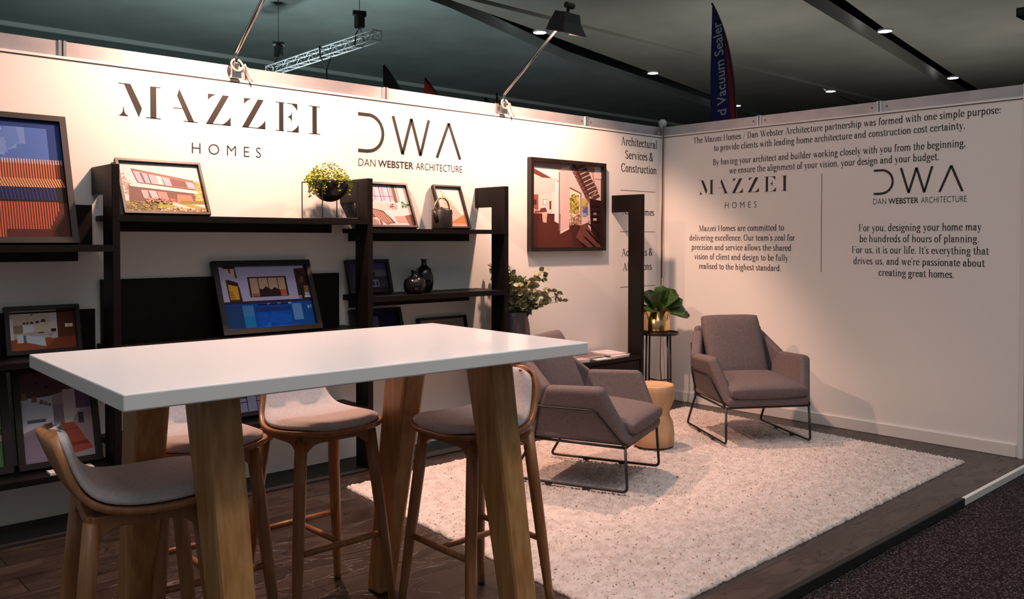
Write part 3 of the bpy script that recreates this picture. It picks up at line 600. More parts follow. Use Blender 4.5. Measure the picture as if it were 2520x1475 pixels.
# bar stools
def stool_shell(off0, off1, wk, y_trim):
    prof = [(-0.222, 0.735), (-0.214, 0.741), (-0.195, 0.744), (-0.165, 0.743), (-0.12, 0.739), (-0.06, 0.735), (0.0, 0.733), (0.06, 0.735), (0.11, 0.744), (0.148, 0.764), (0.175, 0.795), (0.195, 0.832), (0.212, 0.872), (0.226, 0.908), (0.236, 0.934), (0.240, 0.944)]
    hw = [0.075, 0.120, 0.162, 0.192, 0.214, 0.222, 0.220, 0.208, 0.190, 0.172, 0.157, 0.145, 0.134, 0.120, 0.092, 0.045]
    n = len(prof); rows = {0: [], 1: []}; ts = [-1, -0.96, -0.85, -0.6, -0.3, 0, 0.3, 0.6, 0.85, 0.96, 1]
    for i, (y, z) in enumerate(prof):
        a = prof[max(0, i-1)]; b2 = prof[min(n-1, i+1)]; d = Vector((b2[0]-a[0], b2[1]-a[1])).normalized(); nr = Vector((-d.y, d.x))
        s = i/(n-1); w = max(0.02, hw[i]-wk)
        yy, zz = y, z
        if wk:
            if i == 0: yy += wk; 
            if i == n-1: yy -= 0.004; zz -= wk
            if i == 1: yy += wk*0.8
            if i == n-2: zz -= wk*0.6
        for side, off in ((0, off0), (1, off1)):
            row = []
            for t in ts:
                back = max(0, (s-0.5)*2); edge = abs(t)**2.2
                k = off
                if side == 1 and wk and abs(t) > 0.9: k = off0+(off-off0)*0.45
                if side == 1 and wk and i in (0, n-1): k = off0+(off-off0)*0.5
                q = (yy-0.035*edge*back+nr.x*k, zz+0.010*edge*(1-back)*min(1, i/4)+nr.y*k)
                row.append((t*w, q[0], q[1]))
            rows[side].append(row)
    m = MB(); nt_ = len(ts); tot = n*nt_
    m.grid(rows[1]); m.grid(rows[0], flip=True)
    for i in range(n-1):
        m.f.append([i*nt_, (i+1)*nt_, tot+(i+1)*nt_, tot+i*nt_]); m.m.append(0)
        j = nt_-1; m.f.append([(i+1)*nt_+j, i*nt_+j, tot+i*nt_+j, tot+(i+1)*nt_+j]); m.m.append(0)
    for k in range(nt_-1):
        m.f.append([k+1, k, tot+k, tot+k+1]); m.m.append(0)
        b3 = (n-1)*nt_; m.f.append([b3+k, b3+k+1, tot+b3+k+1, tot+b3+k]); m.m.append(0)
    return m
def make_stool():
    e = empty('bar_stool')
    stool_shell(-0.020, 0.0, 0.0, 0).build('seat_shell', 'stool_wood', e, smooth=True, sub=1)
    stool_shell(0.002, 0.034, 0.017, 0).build('seat_pad', 'stool_fab', e, smooth=True, sub=1)
    for sx in (-1, 1):
        for sy in (-1, 1):
            t = Vector((sx*0.150, sy*0.135, 0.705)); f = Vector((sx*0.213, sy*0.203, 0.004))
            pts = [t.lerp(f, k) for k in (0, 0.25, 0.55, 0.85, 1)]
            leg = MB().tube(pts, [0.023, 0.023, 0.0215, 0.0165, 0.014], 14).build('leg', 'stool_wood', e, smooth=True)
            MB().tube([f+Vector((0, 0, 0.012)), f+Vector((0, 0, -0.003))], 0.0148, 12).build('foot_cap', 'black_metal', leg)
    def lp(sx, sy, z):
        k = (0.705-z)/0.701; return Vector((sx*0.150, sy*0.135, 0.705)).lerp(Vector((sx*0.213, sy*0.203, 0.004)), k)
    zb = 0.30
    for sy in (-1, 1): MB().tube([lp(-1, sy, zb), (lp(-1, sy, zb)+lp(1, sy, zb))/2, lp(1, sy, zb)], [0.011, 0.0135, 0.011], 10).build('stretcher', 'stool_wood', e, smooth=True)
    MB().tube([(0, lp(1, -1, zb).y, zb), (0, 0, zb), (0, lp(1, 1, zb).y, zb)], [0.009, 0.0125, 0.009], 10).build('stretcher', 'stool_wood', e, smooth=True)
    # curved apron rails with arched undersides
    def apron(p, q, nrm):
        p, q = Vector(p), Vector(q); n = 12; poly = [p+Vector((0, 0, 0.722)), q+Vector((0, 0, 0.722))]
        for i in range(n+1):
            t = 1-i/n; s = abs(2*t-1); z = 0.688-0.050*max(0, (s-0.55)/0.45)**1.6
            poly.append(p.lerp(q, t)+Vector((0, 0, z)))
        return [tuple(v) for v in poly], Vector(nrm)*0.026
    a = MB(); x, y = 0.152, 0.137
    for p, q, nr in [((-x, -y, 0), (x, -y, 0), (0, -1, 0)), ((-x, y, 0), (x, y, 0), (0, -1, 0)), ((-x, -y, 0), (-x, y, 0), (1, 0, 0)), ((x, -y, 0), (x, y, 0), (-1, 0, 0))]:
        poly, d = apron(p, q, nr); a.prism([tuple(Vector(v)-d/2) for v in poly], d)
    a.build('apron', 'stool_wood', e, bevel=0.004)
    return e
st = make_stool()
SG = 'bar stools around the tall table'
stools = [(-4.605, -1.888, 1, 'bar stool on the wall side of the tall table, nearest the rug'),
          (-5.085, -1.885, -2, 'bar stool on the wall side of the table, partly behind its front timber leg'),
          (-4.185, -2.345, -91, 'bar stool at the right end of the table, backrest beside the armchair'),
          (-5.445, -2.355, 80, 'bar stool at the left end of the table, timber back turned to us')]
protos = [st]+[copy_tree(st) for _ in range(3)]
for o, (x, y, a, lb) in zip(protos, stools):
    o.location = (x, y, 0.0); o.rotation_euler = (0, 0, math.radians(a)); tag(o, lb, 'bar stool', SG)

# armchairs
def slab(mb, pts, th, inward):
    P = [Vector(p) for p in pts]; n = Vector((0, 0, 0))
    for i in range(len(P)): n += P[i].cross(P[(i+1) % len(P)])
    n.normalize(); inn = Vector(inward)
    if n.dot(inn) < 0: n = -n
    mb.prism([tuple(p) for p in P], tuple(n*th))
def puff(w, d, h, nx=14, ny=14, px=6, lean=None):
    """soft rectangular cushion centred at the origin"""
    m = MB(); top = []; bot = []
    def g(t): s = math.sin(t*math.pi/2); return s
    us = [g(-1+2*i/nx) for i in range(nx+1)]; vs2 = [g(-1+2*j/ny) for j in range(ny+1)]
    for v in vs2:
        rt_, rb = [], []
        for u in us:
            k = max(0.0, 1-abs(u)**px)*max(0.0, 1-abs(v)**px); z = h/2*(0.30+0.58*k**0.55+0.12*(1-u*u)*(1-v*v))
            s = 1-0.035*(abs(u)*abs(v))**4
            rt_.append((u*w/2*s, v*d/2*s, z)); rb.append((u*w/2*s, v*d/2*s, -z))
        top.append(rt_); bot.append(rb)
    m.grid(top); m.grid(bot, flip=True); n = nx+1; t = n*(ny+1)
    for j in range(ny):
        m.f += [[j*n, t+j*n, t+(j+1)*n, (j+1)*n][::-1], [j*n+nx, (j+1)*n+nx, t+(j+1)*n+nx, t+j*n+nx][::-1]]; m.m += [0, 0]
    for i in range(nx):
        m.f += [[i, i+1, t+i+1, t+i][::-1], [ny*n+i, t+ny*n+i, t+ny*n+i+1, ny*n+i+1][::-1]]; m.m += [0, 0]
    return m
def xf(mb, M4): mb.v = [tuple(M4 @ Vector(v)) for v in mb.v]; return mb
def make_armchair():
    e = empty('armchair'); m = MB()
    for s in (-1, 1):
        fb, af, ju, bb = (s*0.315, -0.375, 0.285), (s*0.395, -0.225, 0.595), (s*0.385, 0.115, 0.580), (s*0.290, 0.255, 0.285)
        wt = (s*0.270, 0.345, 0.770)
        slab(m, [fb, af, ju, bb], 0.078, (-s, 0, 0)); slab(m, [ju, wt, bb], 0.075, (-s, -0.4, 0))
    slab(m, [(-0.27, 0.345, 0.77), (0.27, 0.345, 0.77), (0.29, 0.255, 0.285), (-0.29, 0.255, 0.285)], 0.055, (0, -1, 0))
    m.box(-0.305, 0.305, -0.375, 0.27, 0.275, 0.345)
    m.build('upholstered_shell', 'chair_fab', e, smooth=False, bevel=0.030, seg=4)
    c = xf(puff(0.585, 0.55, 0.135), Matrix.Translation((0, -0.125, 0.392)) @ Matrix.Rotation(math.radians(4), 4, 'X'))
    c.build('seat_cushion', 'chair_fab', e, smooth=True, sub=1)
    c = xf(puff(0.46, 0.50, 0.13), Matrix.Translation((0, 0.195, 0.625)) @ Matrix.Rotation(math.radians(-24), 4, 'X') @ Matrix.Rotation(math.radians(90), 4, 'X'))
    c.build('back_cushion', 'chair_fab', e, smooth=True, sub=1)
    r = 0.0085
    for s in (-1, 1):
        loop = [(s*0.31, -0.345, 0.272), (s*0.315, -0.36, 0.012+0.012), (s*0.302, 0.365, 0.024), (s*0.296, 0.215, 0.272)]
        MB().tube(fillet(loop, 0.03), r, 8).build('sled_leg', 'black_metal', e, smooth=True)
        up_ = [(s*0.315, -0.345, 0.272), (s*0.368, -0.185, 0.475), (s*0.352, 0.165, 0.470), (s*0.286, 0.330, 0.64)]
        MB().tube(fillet(up_, 0.02), r*0.8, 8).build('side_rod', 'black_metal', e, smooth=True)
        MB().tube([(s*0.296, 0.215, 0.272), (s*0.352, 0.165, 0.470)], r*0.8, 8).build('side_rod', 'black_metal', e, smooth=True)
        MB().tube([(s*0.31, -0.345, 0.270), (s*0.296, 0.215, 0.270)], r, 8).build('seat_rail', 'black_metal', e, smooth=True)
        for y in (-0.12, 0.12):
            MB().box(s*0.308-0.012, s*0.308+0.012, y-0.018, y+0.018, 0.010, 0.024).build('glide', 'black_metal', e)
    for y in (-0.345, 0.215): MB().tube([(-0.31, y, 0.270), (0.31, y, 0.270)], r, 8).build('seat_rail', 'black_metal', e, smooth=True)
    return e
ca = make_armchair(); cb = copy_tree(ca)
for o, x, y, a, lb in [(ca, -2.462, -1.345, 21.7, 'charcoal armchair on black wire sled legs beside the bar stool, seen from its side'),
                       (cb, -0.788, -1.388, -32, 'charcoal armchair on black wire sled legs by the right wall, facing us')]:
    o.location = (x, y, 0.014); o.rotation_euler = (0, 0, math.radians(a)); tag(o, lb, 'armchair', 'pair of armchairs on the rug')

# carved stump side table
prof = [(0.132, 0.0), (0.142, 0.006), (0.143, 0.09), (0.132, 0.165), (0.113, 0.205), (0.108, 0.225), (0.118, 0.255), (0.137, 0.31), (0.142, 0.37), (0.140, 0.412), (0.134, 0.420), (0.118, 0.419), (0.108, 0.414), (0.0001, 0.413)]
o = MB().lathe(prof, n=48).build('stump_stool', 'stump', smooth=True)
o.location = (-1.585, -1.165, 0.030); tag(o, 'pale carved hourglass timber stump between the two armchairs', 'side table')
# ------------------------------------------------------------------ shelving along the left wall
PX = [-6.36, -4.849, -3.343, -2.200, -0.668]
SD = 0.330; ZT = 1.826
sh = empty('wall_shelving', (-3.6, -0.165, 0), label='black timber shelving of hooked uprights and shelves along the left wall', cat='shelving')
def R5(mb): mb.v = [tuple(Vector(v)-Vector((-3.6, -0.165, 0))) for v in mb.v]; return mb
for x in PX:
    a = x-0.019; poly = [(a, -0.001, ZT), (a, -0.001, ZT-0.145), (a, -0.186, ZT-0.145), (a, -0.186, 0.013), (a, -SD, 0.013), (a, -SD, ZT)]
    m = MB(); A_ = [(a, -SD, 0.013), (a, -0.186, 0.013), (a, -0.186, ZT-0.145), (a, -0.186, ZT), (a, -SD, ZT), (a, -SD, ZT-0.145)]
    n = len(poly); v = poly+[(p[0]+0.038, p[1], p[2]) for p in poly]
    f = [(i, (i+1) % n, n+(i+1) % n, n+i) for i in range(n)]
    f += [(0, 5, 2, 1), (5, 4, 3, 2), (n, n+1, n+2, n+5), (n+5, n+2, n+3, n+4)]
    m.add(v, f); o = R5(m).build('upright', 'black_wood', sh, bevel=0.003)
    bm = bmesh.new(); bm.from_mesh(o.data); bmesh.ops.recalc_face_normals(bm, faces=bm.faces); bm.to_mesh(o.data); bm.free()
def shelf(i, j, zt, th=0.030, rail=True, x1=None):
    x0 = PX[i]+0.0; x1_ = PX[j]+0.0
    a = x0+0.019 if True else x0; b2 = x1_-0.019
    o = R5(MB().box(a-0.018, b2+0.018, -SD-0.001, -0.187, zt-th, zt).box(a-0.018, b2+0.018, -0.187, -0.002, zt-th, zt)).build('shelf', 'black_wood', sh)
    if rail: R5(MB().box(a+0.025, b2-0.075, -0.026, -0.002, zt-th-0.052, zt-th)).build('wall_cleat', 'black_wood', sh)
for z, t in ((1.417, 0.033), (0.863, 0.028), (0.303, 0.030)): shelf(0, 1, z, t, z > 0.5)
for z, t in ((1.570, 0.030), (0.890, 0.030), (0.403, 0.030)): shelf(1, 2, z, t, z > 1)
for z, t in ((1.515, 0.028), (1.088, 0.035), (0.700, 0.030)): shelf(2, 3, z, t, z > 1)
for x0, x1, z0, z1 in ((-6.34, -4.872, 1.418, 1.626), (-6.34, -4.862, 0.864, 1.078), (-4.830, -3.382, 0.891, 1.231)):
    R5(MB().box(x0, x1, -0.024, -0.004, z0, z1)).build('back_panel', 'black_wood', sh)
R5(MB().box(-6.34, -0.66, -0.332, -0.001, 0.0005, 0.012)).build('plinth_board', 'edge_black', sh)
# low bench between the last two uprights
bn = empty('low_bench', (-1.434, -0.17, 0.0), label='low black bench cabinet at the wall carrying magazines and the eucalyptus vase', cat='bench')
MB().box(-0.742, 0.742, -0.158, 0.166, 0.452, 0.482).build('bench_top', 'black_wood', bn, bevel=0.003)
MB().box(-0.738, 0.738, -0.140, 0.164, 0.20, 0.449).build('carcass', 'black_wood', bn)
for s in (-1, 1): MB().box(s*0.369-0.362, s*0.369+0.362, -0.157, -0.141, 0.206, 0.442).build('drawer_front', 'black_wood', bn, bevel=0.002)

# ------------------------------------------------------------------ framed photographs
def C(*c): return tuple(c)
def spk(seed, n, u0, v0, u1, v1, cols, sz, asp=1.0):
    r = random.Random(seed); out = []
    for _ in range(n):
        u, v = r.uniform(u0, u1), r.uniform(v0, v1); s = sz*r.uniform(0.5, 1.3); k = r.randint(3, 5); a0 = r.uniform(0, 6)
        out.append(([(u+s*math.cos(a0+i*6.283/k), v+s*asp*math.sin(a0+i*6.283/k)) for i in range(k)], r.choice(cols)))
    return out
def rc(u0, v0, u1, v1, c): return ([(u0, v0), (u1, v0), (u1, v1), (u0, v1)], c)
def clip(poly):
    for ax, lim, sg in ((0, 0, 1), (0, 1, -1), (1, 0, 1), (1, 1, -1)):
        out = []
        for i in range(len(poly)):
            p, q = poly[i-1], poly[i]; ip = (p[ax]-lim)*sg >= 0; iq = (q[ax]-lim)*sg >= 0
            if ip != iq:
                t = (lim-p[ax])/(q[ax]-p[ax]); out.append((p[0]+t*(q[0]-p[0]), p[1]+t*(q[1]-p[1])))
            if iq: out.append(q)
        poly = out
        if len(poly) < 3: return []
    return poly
def print_mesh(name, w, h, y, art, parent, x0=None, z0=0, ink=0.62):
    m = MB(); cols = []; x0 = -w/2 if x0 is None else x0
    for k, (po, c) in enumerate(art):
        po = clip(list(po))
        if len(po) < 3: continue
        ar = sum(po[i][0]*po[(i+1) % len(po)][1]-po[(i+1) % len(po)][0]*po[i][1] for i in range(len(po)))
        if ar < 0: po = po[::-1]
        m.add([(x0+u*w, y-k*0.000012, z0+v*h) for u, v in po], [tuple(range(len(po)))]); cols.append(c)
    o = m.build(name, 'print', parent); at_ = o.data.color_attributes.new('ink', 'FLOAT_COLOR', 'CORNER')
    arr = []
    for p, c in zip(o.data.polygons, cols):
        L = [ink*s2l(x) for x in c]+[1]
        for _ in range(p.loop_total): arr += L
    at_.data.foreach_set('color', arr); return o
def picture(cx, w, h, zb, lean, bar, art, label, depth=0.030, yaw=0, yb=None, group='framed photographs', ink=0.62):
    l = math.radians(lean)
    if yb is None: yb = -h*math.sin(l)-0.006
    e = empty('picture_frame', (cx, yb, zb+0.002), label=label, cat='framed picture', group=group)
    e.rotation_euler = (-l, 0, math.radians(yaw))
    m = MB()
    m.box(-w/2, w/2, -depth, 0, 0, bar).box(-w/2, w/2, -depth, 0, h-bar, h)
    m.box(-w/2, -w/2+bar, -depth, 0, bar, h-bar).box(w/2-bar, w/2, -depth, 0, bar, h-bar)
    m.build('frame', 'brown_frame', e)
    MB().box(-w/2+bar, w/2-bar, -0.008, -0.002, bar, h-bar).build('backing_board', 'gap', e)
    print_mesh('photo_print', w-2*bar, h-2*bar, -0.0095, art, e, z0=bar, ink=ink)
    return e
W_ = (245, 243, 246)
# brick-slat facade
brick = [rc(0, 0, 1, 1, (86, 124, 205))]+spk(3, 30, 0, .75, .55, 1, [(120, 155, 225), (135, 168, 230), (100, 140, 215)], .09)
brick += [rc(0.86, .60, 1, 1, (34, 66, 140)), rc(0, .94, 1, 1, (34, 66, 140)), rc(0, 0, 1, .64, (96, 48, 34))]
for i in range(36):
    u = i/36; c = (222, 128, 92) if u < .9 else (120, 66, 50)
    brick += [rc(u, .50, u+.016, .645, c), rc(u, .625, u+.014, .665, (240, 200, 190))]
    brick.append(([(u-.03, .50), (u-.012, .50), (u+.03, .425), (u+.012, .425)], (245, 178, 128)))
    brick += [rc(u, 0, u+.015, .31, (214, 104, 78) if u < .9 else (110, 58, 44))]
brick += [rc(0, .31, 1, .425, (26, 30, 72))]
for i in range(26): u = i/26; brick.append(([(u, .315), (u+.012, .315), (u-.005, .42), (u-.017, .42)], (54, 64, 134)))
brick += [rc(.9, .30, 1, .43, (36, 24, 22)), rc(0, .305, 1, .318, (40, 20, 16)), rc(.35, 0, .92, .075, (84, 38, 30)), ([(.74, .0), (1, .0), (1, .27), (.93, .27)], (92, 44, 34)), rc(0, 0, 1, .006, (190, 140, 120))]
# white modern house
house = [rc(0, 0, 1, 1, (244, 244, 250)), ([(.03, .60), (.10, .60), (.12, .34), (.05, .34)], (205, 185, 175))]+spk(5, 60, .02, .36, .11, .78, [(150, 130, 115), (190, 160, 130), (235, 225, 215)], .012)
house += [([(.09, .53), (.96, .46), (.96, .22), (.06, .22)], (128, 90, 82)), rc(.9, .22, 1, .62, (222, 196, 120))]+spk(6, 130, .89, .25, 1, .66, [(238, 214, 120), (205, 178, 95), (248, 232, 168)], .016)
house += [([(.09, .56), (.93, .47), (.935, .40), (.10, .515)], (248, 246, 250)), ([(.15, .88), (.91, .68), (.93, .48), (.20, .60)], (176, 128, 116)), ([(.17, .83), (.42, .755), (.455, .575), (.21, .60)], (220, 200, 222))]
house += [([(.24, .80), (.27, .79), (.30, .595), (.275, .60)], (120, 92, 96)), ([(.33, .79), (.345, .785), (.37, .585), (.355, .587)], (110, 80, 80)), ([(.43, .755), (.50, .735), (.52, .565), (.455, .575)], (250, 246, 250)), ([(.51, .735), (.60, .71), (.62, .55), (.54, .56)], (226, 204, 226)), ([(.60, .71), (.80, .655), (.82, .525), (.625, .55)], (140, 98, 88)), ([(.80, .655), (.90, .63), (.92, .505), (.82, .52)], (224, 206, 232))]
house += [([(.16, .87), (.90, .675), (.905, .66), (.165, .845)], (150, 105, 95)), ([(.22, .45), (.30, .445), (.31, .27), (.24, .28)], (222, 196, 200)), ([(.31, .445), (.40, .435), (.43, .27), (.34, .27)], (232, 214, 222)), ([(.41, .43), (.53, .42), (.55, .23), (.44, .23)], (200, 160, 156)), ([(.66, .38), (.84, .37), (.86, .22), (.64, .22)], (214, 150, 122)), rc(.57, .2, .63, .29, (205, 110, 76))]
house += [rc(0, 0, 1, .22, (172, 150, 98)), ([(.3, .22), (.52, .22), (.68, .06), (.36, .06)], (182, 182, 70)), ([(.5, .21), (.60, .22), (.86, .09), (.70, .08)], (246, 236, 232)), ([(.66, .19), (.8, .2), (1, .10), (.86, .1)], (190, 182, 84)), ([(.82, .18), (1, .19), (1, .11)], (250, 246, 240)), rc(.68, .185, .98, .255, (160, 140, 66))]
house += spk(7, 240, 0, 0, .4, .22, [(128, 112, 72), (190, 170, 120), (150, 130, 80)], .018)+spk(8, 220, .38, 0, 1, .10, [(250, 238, 220), (196, 150, 100), (235, 205, 160), (170, 120, 80)], .016)+spk(9, 90, .25, .19, .58, .29, [(196, 150, 120), (214, 176, 130), (160, 118, 90)], .014)
# lounge with sofa
sofa = [rc(0, 0, 1, 1, (244, 232, 240)), rc(0, .60, .78, 1, (228, 218, 238))]
for u in (.05, .2, .34, .5, .66): sofa += [rc(u, .60, u+.012, 1, (92, 72, 104)), rc(u+.03, .63, u+.085, .95, (196, 178, 214))]
sofa += [rc(0, .72, .8, .735, (110, 90, 120)), rc(.74, .55, .80, 1, (120, 84, 62)), rc(.82, .6, .835, 1, (150, 120, 110)), ([(0, .58), (.8, .58), (.98, .40), (1, .3), (.6, .1), (0, .2)], (250, 236, 240))]
for u in (.02, .27, .50): sofa.append(([(u, .38), (u+.05, .58), (u+.24, .57), (u+.27, .40)], (238, 214, 216)))
sofa += [([(.58, .42), (.66, .58), (.78, .5), (.74, .38)], (226, 210, 214))]+spk(11, 26, .62, .42, .76, .54, [(122, 70, 90), (190, 150, 160)], .018)+spk(12, 26, .86, .46, .98, .60, [(60, 120, 86), (90, 150, 100), (40, 88, 66)], .022)
sofa += [([(0, .34), (.30, .24), (.42, .30), (.12, .46), (0, .48)], (196, 128, 112)), ([(0, .34), (.42, .26), (.42, .20), (0, .24)], (150, 84, 70)), rc(.38, 0, .42, .25, (130, 72, 62)), ([(.24, .44), (.48, .36), (.64, .08), (.5, .04), (.30, .26)], (160, 104, 90)), ([(.26, .44), (.49, .37), (.66, .08), (.62, .07), (.47, .34)], (96, 58, 54))]
for i in range(7): u = .28+i*.045; sofa.append(([(u, .42-i*.02), (u+.008, .42-i*.02), (u+.10, .10), (u+.09, .10)], (226, 196, 186)))
sofa += [([(.66, .24), (.98, .26), (1, .1), (.7, .08)], (214, 170, 166)), ([(0, .0), (.36, 0), (.36, .15), (0, .2)], (226, 184, 172)), rc(0, 0, 1, .035, (214, 178, 170)), ([(.86, .26), (1, .3), (1, .02), (.9, .05)], (140, 94, 86))]
# slatted stair
louv = [rc(0, 0, 1, 1, (248, 244, 242)), rc(0, 0, 1, .1, (226, 170, 156)), rc(.03, .28, .22, .72, (236, 224, 224)), rc(.05, .3, .07, .7, (150, 120, 110)), rc(.2, .3, .215, .72, (160, 130, 120))]
for i in range(12):
    u = .26+i*.062; louv.append(([(u, .10), (u+.026, .10), (u+.026-.012*i*.2, .93-i*.062), (u-.012*i*.2, .93-i*.062)], (206, 130, 66) if i % 2 else (180, 104, 46)))
louv += [([(.16, .96), (.98, .42), (.98, .40), (.16, .90)], (242, 226, 210)), ([(.3, .1), (.98, .34), (.98, .1)], (222, 158, 104))]
for i in range(12): u = .30+i*.058; louv.append(rc(u, .1, u+.018, .12+i*.017, (160, 84, 40)))
# stair and living room
stair = [rc(0, 0, 1, 1, (238, 210, 206)), ([(0, 0), (1, 0), (1, .12), (.40, .40), (0, .40)], (84, 44, 40)), ([(.1, .0), (.6, .0), (.5, .38), (.1, .38)], (98, 52, 46)), rc(0, .93, 1, 1, (180, 150, 150)), ([(0, .84), (.38, .80), (.38, .93), (0, .95)], (254, 250, 248)), ([(0, .94), (.38, .78), (.40, .74), (0, .87)], (126, 74, 62)), rc(0, .58, .36, .82, (246, 216, 214)), rc(0, .44, .10, .62, (170, 96, 84)), rc(.015, .5, .075, .56, (96, 54, 50)), rc(.10, .42, .27, .62, (250, 226, 220)), rc(.16, .5, .22, .57, (200, 150, 140)), rc(.168, .508, .212, .562, (255, 248, 246)), rc(.25, .45, .275, .55, (120, 60, 50)), rc(.28, .40, .34, .66, (252, 236, 230)), ([(.32, .31), (.39, .28), (.40, .78), (.33, .78)], (255, 246, 248)), ([(.15, .40), (.22, .40), (.21, .29), (.16, .30)], (236, 190, 178)), rc(.0, .40, .05, .46, (246, 220, 214)), ([(.05, .4), (.2, .42), (.2, .44), (.05, .43)], (150, 90, 84)), ([(.12, .41), (.22, .42), (.20, .47), (.13, .46)], (120, 66, 62))]
stair += [([(.40, .16), (.53, .22), (.53, .98), (.41, .95)], (238, 200, 198)), ([(.40, .16), (.53, .22), (.53, .245), (.40, .185)], (250, 226, 220)), rc(.38, .2, .395, .9, (150, 110, 108)), ([(.54, .26), (.69, .33), (.69, .66), (.54, .72)], (250, 238, 208)), ([(.535, .73), (.70, .665), (.70, .65), (.535, .71)], (120, 80, 72))]+spk(21, 150, .55, .42, .66, .63, [(150, 140, 60), (200, 178, 84), (104, 100, 44), (228, 206, 120)], .018)+spk(22, 60, .54, .28, .68, .40, [(200, 150, 130), (150, 110, 90), (240, 224, 214)], .018)
stair += [rc(.69, .25, .70, .66, (90, 70, 70)), rc(.72, .40, .80, .50, (96, 110, 160)), rc(.72, .38, .78, .42, (130, 186, 205)), rc(.71, .50, .79, .60, (206, 190, 110)), rc(.80, .32, .83, .60, (220, 196, 196)), ([(.56, 1), (.62, 1), (.83, .63), (.77, .60)], (84, 52, 50))]
for i in range(9):
    t = i/8; u, v = .60+.23*t, .97-.36*t
    stair += [([(u+.02, v), (u+.15-.02*t, v+.055), (u+.17-.02*t, v+.025), (u+.04, v-.03)], (96, 62, 58)), ([(u-.06, v-.01), (u+.0, v+.0), (u+.01, v-.03), (u-.03, v-.045)], (128, 86, 84))]
stair += [([(.86, .98), (.90, .80), (.95, .72), (.86, .60), (.72, .44), (.71, .46), (.85, .62), (.93, .72), (.885, .80), (.85, .98)], (176, 130, 120)), rc(.9, .85, 1, 1, (236, 214, 214)), ([(.82, .6), (1, .58), (1, 0), (.86, .0), (.84, .3)], (52, 28, 28))]
for i in range(4): stair.append(rc(.84, .30+i*.065, .97, .315+i*.065, (22, 12, 14)))
stair += [rc(.88, .33, .93, .36, (214, 190, 186)), rc(.88, .40, .93, .43, (150, 120, 120)), ([(.70, .27), (.82, .31), (.80, .26), (1, .0), (.78, 0), (.62, .12)], (120, 72, 66))]
for i in range(4): v = .30-i*.075; stair.append(([(.80-i*.045, v), (.80-i*.045+.05, v-.02), (1-i*.02, v-.17), (.98-i*.03, v-.18)], (30, 16, 16)))
# pool house at dusk
pool = [rc(0, 0, 1, 1, (60, 40, 36)), rc(0, .5, .22, 1, (70, 48, 40)), rc(.08, .82, .18, .97, (226, 188, 150)), rc(.12, .8, .135, 1, (40, 26, 24)), ([(0, 1), (.05, 1), (.22, .78), (.22, .66), (.07, .80), (.08, .44), (0, .44)], (196, 184, 216)), rc(.09, .47, .19, .72, (240, 166, 56)), ([(.09, .72), (.2, .68), (.2, .74), (.09, .8)], (50, 34, 36))]
for i in range(5): pool.append(([(.09, .48+i*.03), (.15-i*.006, .475+i*.03), (.15-i*.006, .485+i*.03), (.09, .49+i*.03)], (70, 40, 30)))
pool += [([(.19, 1), (.98, 1), (.98, .96), (.86, .95), (.86, .44), (.22, .44)], (190, 182, 222)), rc(.31, .50, .75, .83, (50, 32, 30)), rc(.33, .51, .73, .81, (200, 160, 140))]
for u in (.42, .53, .64): pool.append(rc(u, .5, u+.008, .82, (40, 26, 26)))
pool += [([(.42, .5), (.66, .5), (.66, .60), (.60, .65), (.56, .61), (.50, .67), (.46, .62), (.42, .64)], (52, 28, 26)), rc(.66, .52, .73, .61, (214, 96, 60)), rc(.34, .51, .42, .56, (170, 100, 70)), rc(.88, .45, 1, .95, (50, 30, 28)), ([(.88, .95), (1, .95), (1, .8)], (78, 52, 44)), rc(.94, .54, 1, .66, (150, 104, 72)), rc(.93, .46, 1, .49, (220, 214, 230)), rc(.94, .49, .965, .545, (200, 200, 214)), rc(.97, .49, .995, .54, (190, 190, 206)), rc(.86, .44, .9, .50, (140, 140, 160)), rc(0, .38, 1, .44, (60, 34, 44))]
pool += [rc(0, 0, 1, .40, (16, 78, 170)), rc(0, 0, .2, .38, (30, 66, 120)), rc(.2, .02, .32, .37, (70, 132, 196)), rc(.2, .02, .32, .2, (26, 130, 196)), rc(.76, .1, .87, .37, (100, 150, 210)), rc(.34, .0, .74, .32, (8, 82, 190)), rc(.34, .26, .74, .33, (20, 60, 130)), rc(.88, .0, 1, .36, (14, 80, 156))]
for u in (.38, .50, .62): pool += [([(u, .36), (u+.1, .36), (u+.12, .385), (u-.02, .385)], (14, 34, 92)), rc(u+.1, .37, u+.135, .395, (140, 190, 240))]
pool += [([(0, .0), (1, 0), (1, .012), (.6, .02), (.4, .008), (0, .02)], (90, 140, 200)), rc(.94, .28, .96, .33, (150, 190, 230)), rc(.97, .29, .985, .335, (130, 180, 220))]+spk(30, 20, .4, .05, .7, .2, [(20, 110, 214), (10, 92, 200)], .05)
